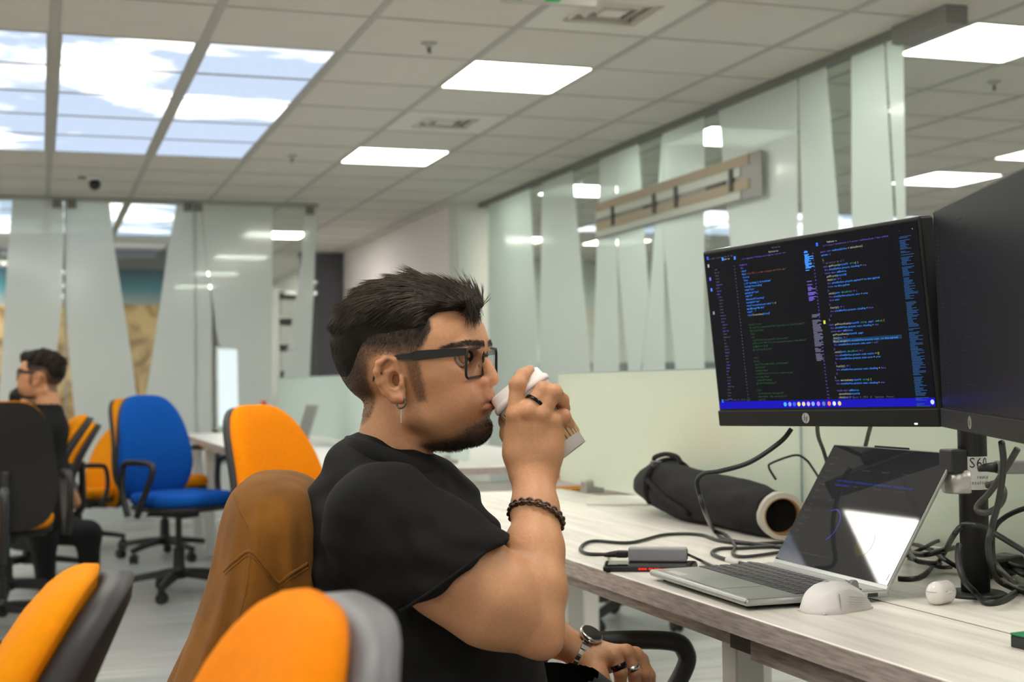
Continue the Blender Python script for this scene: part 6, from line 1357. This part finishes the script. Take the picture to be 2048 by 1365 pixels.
# ================================================================== JACKET OVER THE CHAIR, FRIENDS, BACKGROUND THINGS
M_suede = mat('suede_brown', (.205,.083,.014), .95, spec=.1, sheen=.06, noise=(14,.22), bump=(300,.3))
lev = [(944,520,572,.05),(951,500,598,.11),(966,478,630,.16),(990,463,652,.195),(1030,452,668,.22),(1090,440,676,.235),(1150,426,684,.24),(1220,400,690,.245),(1300,368,696,.245),(1365,343,702,.25),(1450,318,710,.25),(1560,296,716,.25),(1660,285,716,.25)]
jk_c = at(560,1100,1.98); jk = empty('jacket', (jk_c[0], jk_c[1], .45)); tag(jk, 'brown suede jacket draped over the back of the man\'s chair', 'jacket'); JB = np.array(jk.location)
rings = []; sp3 = spline([np.array(l, float) for l in lev], 4); tilt = .10
for q,(py,xl,xr,hl2) in enumerate(sp3):
    c_ = at((xl+xr)/2, py, 1.98); hw_ = (xr-xl)/2*1.98/FPX; cosY, sinY = math.cos(YAW), math.sin(YAW); head = math.radians(-13)
    ux = np.array([math.cos(head), math.sin(head), 0]); uy = np.array([-math.sin(head), math.cos(head), 0]); cxx, cyy = abs(ux @ CR), abs(uy @ CR)
    bl = min(hl2, hw_*.85/max(cyy,.05)); ax_ = math.sqrt(max(hw_**2-(bl*cyy)**2, (hw_*.35)**2))/cxx; t = q/len(sp3); ring = []
    for k in range(96):
        a = 2*math.pi*k/96; e = 2.6; r_ = (abs(math.cos(a))**e+abs(math.sin(a))**e)**(-1/e)
        f_ = 1+t*(.055*math.sin(7*a+2.2*math.sin(t*5))+.035*math.sin(13*a-3*t)+.02*math.sin(21*a+5*t))+.012*math.sin(5*a+9*t)
        ring.append(c_+ux*ax_*r_*math.cos(a)*f_+uy*bl*r_*math.sin(a)*f_-JB)
    rings.append(ring)
jo = MB().loft(rings).build('jacket_body', M_suede, jk, True)
bm = bmesh.new(); bm.from_mesh(jo.data); bvh = BVHTree.FromBMesh(bm); bm.free()
def onj(px, py):
    d = ray(px, py); h = bvh.ray_cast(Vector(V(CP-JB)), Vector(V(d)).normalized()); return h
def seam(pts, r=.0028, nm='seam'):
    P_ = []
    for p in spline([np.array(p, float) for p in pts], 10):
        h = onj(p[0], p[1])
        if h[0] is not None: P_.append(np.array(h[0])+np.array(h[1])*r*.35)
    if len(P_) > 3: MB().tube(P_, r, 6).build(nm, M_suede, jk, True)
seam([(448,1143),(470,1122),(501,1104),(530,1135),(556,1166),(580,1150),(616,1128)]); seam([(450,1150),(473,1129),(501,1112),(528,1142),(555,1174),(582,1158),(616,1137)], .0016)
seam([(468,985),(480,1020),(500,1060),(503,1104)], .0022); seam([(500,1108),(492,1180),(470,1270),(440,1365)], .0022)
seam([(560,1170),(556,1230),(560,1300)], .002)
# ---------------------------------------------------------------- two friends at the left, far behind
def head_copy(root, M_w):
    inv = Matrix.Translation(-root.location)
    for me_,nm in ((head_me,'head'),(hair_me,'hair')):
        o = bpy.data.objects.new(nm, me_); link(o, root); o.matrix_local = inv @ M_w
    for src in (hs1,hs5,hs2,hs3,hs4):
        o = bpy.data.objects.new(src.name.split('.')[0], src.data); link(o, root); o.matrix_local = inv @ M_w; o['kind'] = 'stuff'
    for s_ in (-1,1):
        for me_,nm in ((eme,'eyeball'),(ime,'iris')):
            o = bpy.data.objects.new(nm, me_); link(o, root); o.matrix_local = inv @ M_w @ Matrix.Translation(V(EYE[s_])) @ Matrix.Rotation(math.pi/2,4,'Y')
def head_frame(px, py, Z, heading_deg):
    p = at(px, py, Z); h = math.radians(heading_deg); return frame(p, (math.cos(h), math.sin(h), 0), z=(0,0,1))
def torso(root, Hm, name_shirt, m_shirt, lean=.0, arms=()):
    """simple seated body under the copied head; Hm: head frame"""
    inv = Hm.to_3x3(); o0 = np.array(Hm.to_translation()); fx = np.array(inv @ Vector((1,0,0))); fy = np.array(inv @ Vector((0,1,0)))
    base = o0+np.array([0,0,-.17])-fx*.02
    S = SDF(base+np.array([-.42,-.42,-.62]), base+np.array([.42,.42,.03]), .010)
    P1 = base+np.array([0,0,-.02]); P2 = base+fx*.01+np.array([0,0,-.10]); P3 = base+fx*.03+np.array([0,0,-.30]); P4 = base+fx*.03+np.array([0,0,-.50])
    for (a, b, r1, r2) in ((P1,P2,.062,.085),(P2,P3,.088,.105),(P3,P4,.105,.11)):
        for s_ in (-.06,0,.06): S.cone(a+fy*s_*(.5 if a is P1 else 1), b+fy*s_, r1, r2, .05)
    for s_ in (-1,1): S.chain([P2+fy*s_*.10, P2+fy*s_*.18+np.array([0,0,-.03]), P2+fy*s_*.21+fx*.06+np.array([0,0,-.20])], [.07,.065,.055], .04)
    PQ = S.polygonize(); P_ = smooth_verts(PQ[0], PQ[1], 1); mesh_obj(name_shirt, np_mesh(name_shirt, P_-np.array(root.location), PQ[1]), m_shirt, root)
    S = SDF(base+np.array([-.6,-.6,-.62]), base+np.array([.6,.6,.12]), .008)
    for s_ in (-1,1):
        el = P2+fy*s_*.23+fx*.08+np.array([0,0,-.27]); hd = arms[0 if s_ < 0 else 1] if arms else el+fx*.24+np.array([0,0,.02])
        S.chain([P2+fy*s_*.20+fx*.05+np.array([0,0,-.18]), el, el*.35+hd*.65, hd], [.045,.038,.028,.024], .02)
        S.ball(hd+fx*.01, (.038,.038,.03), .02)
        for q in range(4): S.cone(hd+fy*(.02-.013*q), hd+fx*.06+fy*(.022-.014*q)+np.array([0,0,.01]), .010, .008, .006)
        S.cone(hd+fy*.01, hd+fx*.03+fy*.045*-s_, .011, .009, .006)
        PQ = S.polygonize(); me = np_mesh('arm', PQ[0]-np.array(root.location), PQ[1]); vcol(me, np.tile(SK, (len(PQ[0]),1))); mesh_obj('arm', me, M_skin, root); S.F[:] = .08
    # legs, seated
    S = SDF(base+np.array([-.65,-.65,-1.05]), base+np.array([.65,.65,-.42]), .012); zf = .05-base[2]
    for s_ in (-1,1): S.chain([P4+fy*s_*.09, base+fx*.40+fy*s_*.13+np.array([0,0,-.52]), base+fx*.42+fy*s_*.13+np.array([0,0,max(zf,-1.0)])], [.10,.068,.05], .04)
    PQ = S.polygonize(); mesh_obj('trousers', np_mesh('trousers', smooth_verts(PQ[0],PQ[1],1)-np.array(root.location), PQ[1]), M_pants, root)
H2m = head_frame(84,748,6.65,161+4); fr2 = empty('person', (H2m.translation.x, H2m.translation.y, 0)); tag(fr2, 'bearded young man in a black shirt seated at the far left facing left', 'person')
head_copy(fr2, H2m); torso(fr2, H2m, 't_shirt', M_shirt)
g2 = empty('eyeglasses', (0,0,0)); g2.parent = fr2; g2.matrix_local = Matrix.Translation(-fr2.location) @ H2m
for c_ in gl.children: o = bpy.data.objects.new(c_.name.split('.')[0], c_.data); link(o, g2)
H3m = head_frame(56,812,7.6,-60); fr3 = empty('person', (H3m.translation.x, H3m.translation.y, 0)); tag(fr3, 'person with dark hair mostly hidden behind the bearded man, hand at the face', 'person')
head_copy(fr3, H3m); hand3 = at(42,806,7.4); torso(fr3, H3m, 't_shirt', mat('shirt_grey',(.12,.12,.13),.9), arms=(np.array(hand3), np.array(at(70,840,7.4))))
# ---------------------------------------------------------------- background things behind the glass
bs = empty('bookshelf', (2.62,14.9,0)); tag(bs, 'shelf of white binders behind the far glass near the dark door', 'shelf')
MB().box((-.22,-.12,0),(-.20,.12,2.1)).build('side_panel', M_white, bs); MB().box((.10,-.12,0),(.12,.12,2.1)).build('side_panel', M_white, bs); MB().box((-.2,.10,0),(.1,.12,2.1)).build('back_panel', M_grey, bs)
for q in range(8): MB().box((-.2,-.12,.1+q*.28),(.1,.10,.12+q*.28)).build('shelf_board', M_white, bs)
for q in range(7): MB().rbox((-.19,-.10,.12+q*.28),(.02+.05*(q % 2),.08,.30+q*.28),.01,1).build('binder_box', mat('binder_pale',(.62,.60,.57),.6), bs)
p0, p1 = on(436,700,1,13.9), on(478,852,1,13.9)
sn = empty('display_screen', ((p0[0]+p1[0])/2,13.9,0)); tag(sn, 'tall bright white display standing behind the far glass', 'screen')
MB().box((-(p1[0]-p0[0])/2-.02,-.015,p1[2]-.05),((p1[0]-p0[0])/2+.02,.03,p0[2]+.03)).build('housing', M_white, sn); MB().box((-(p1[0]-p0[0])/2,-.02,p1[2]),((p1[0]-p0[0])/2,-.015,p0[2])).build('panel', emis('display_white',(.9,.95,1.),.75), sn)
MB().box((-.03,-.02,.03),(.03,.03,p1[2]-.05)).build('post', M_grey, sn); MB().rbox((-.2,-.2,0),(.2,.2,.03),.01).build('foot', M_grey, sn)
chair('dark office chair behind the far glass next to the bright display', 1.12, 12.35, 60, M_blackfab, M_shell, True, 1.0)
cab = empty('low_cabinet', (2.2,14.5,0)); tag(cab, 'low grey cabinet behind the far glass under the bright display', 'cabinet')
MB().rbox((-.45,-.2,0.03),(.45,.2,.62),.005).build('body', mat('cab_grey',(.30,.31,.32),.6), cab); MB().box((-.46,-.21,.62),(.46,.21,.645)).build('top', M_white, cab)
for x in (-.22,.22): d_o = MB().box((x-.21,-.206,.06),(x+.21,-.2,.60)).build('door', mat('cab_grey',(.30,.31,.32),.6), cab); MB().box((x-.02,-.216,.5),(x+.02,-.206,.51)).build('handle', M_steel, d_o)
# the room behind the side glass: plant, cabinets, desks
pl_ = on(1052,735,1,10.3); pt = empty('potted_plant', (3.72,9.75,0)); tag(pt, 'green leafy plant in a white pot behind the side glass', 'plant')
MB().lathe([(.10,0),(.13,.02),(.15,.9),(.14,.9),(.135,.82)],24,c1=True).build('pot', M_white, pt, True)
M_leaf = mat('leaf_green', (.12,.32,.05), .5, noise=(20,.3))
def leaf(ln, w_):
    mb = MB(); vs_ = []
    for q in range(8):
        t = q/7; ww = w_*math.sin(math.pi*min(1,t*.92+.06))**.8; x = ln*t; z = .45*ln*(t-1.2*t*t); vs_ += [(x,-ww,z+.004),(x,0,z-.003),(x,ww,z+.004)]
    fs_ = []
    for q in range(7): fs_ += [(q*3,q*3+1,q*3+4,q*3+3),(q*3+1,q*3+2,q*3+5,q*3+4)]
    mb.add(vs_, fs_); me = mb.mesh('leaf'); me.materials.append(M_leaf); return me
lmesh = leaf(.28,.035)
for q in range(26):
    o = bpy.data.objects.new('leaf', lmesh); link(o, pt); o.location = (0,0,.86+.30*random.random()); o.rotation_euler = (0,-random.uniform(.2,1.25),q*2.4); s_ = random.uniform(.6,1.1); o.scale = (s_,s_,s_)
for k_,(x,y,w2,d2_,h2,c_,lab) in enumerate(((4.9,13.2,1.2,.45,1.25,(.10,.115,.13),'dark cabinet behind the side glass, left of the others'),(6.4,13.6,1.2,.45,1.25,(.16,.17,.19),'grey cabinet behind the side glass, second of three'),(7.9,13.2,1.2,.45,1.25,(.10,.11,.13),'dark cabinet behind the side glass, right of the others'))):
    e = empty('storage_cabinet', (x,y,0)); tag(e, lab, 'cabinet', 'cabinets behind the side glass'); mm = mat('cabinet_%d' % k_, c_, .6)
    MB().rbox((-w2/2,-d2_/2,0),(w2/2,d2_/2,h2),.006).build('body', mm, e)
    for s_ in (-1,1): d_o = MB().box((min(0,s_*w2/2)+.006,-d2_/2-.018,.05),(max(0,s_*w2/2)-.006,-d2_/2,h2-.02)).build('door', mm, e); MB().box((s_*.04-.006,-d2_/2-.03,.6),(s_*.04+.006,-d2_/2-.018,.75)).build('handle', M_steel, d_o)
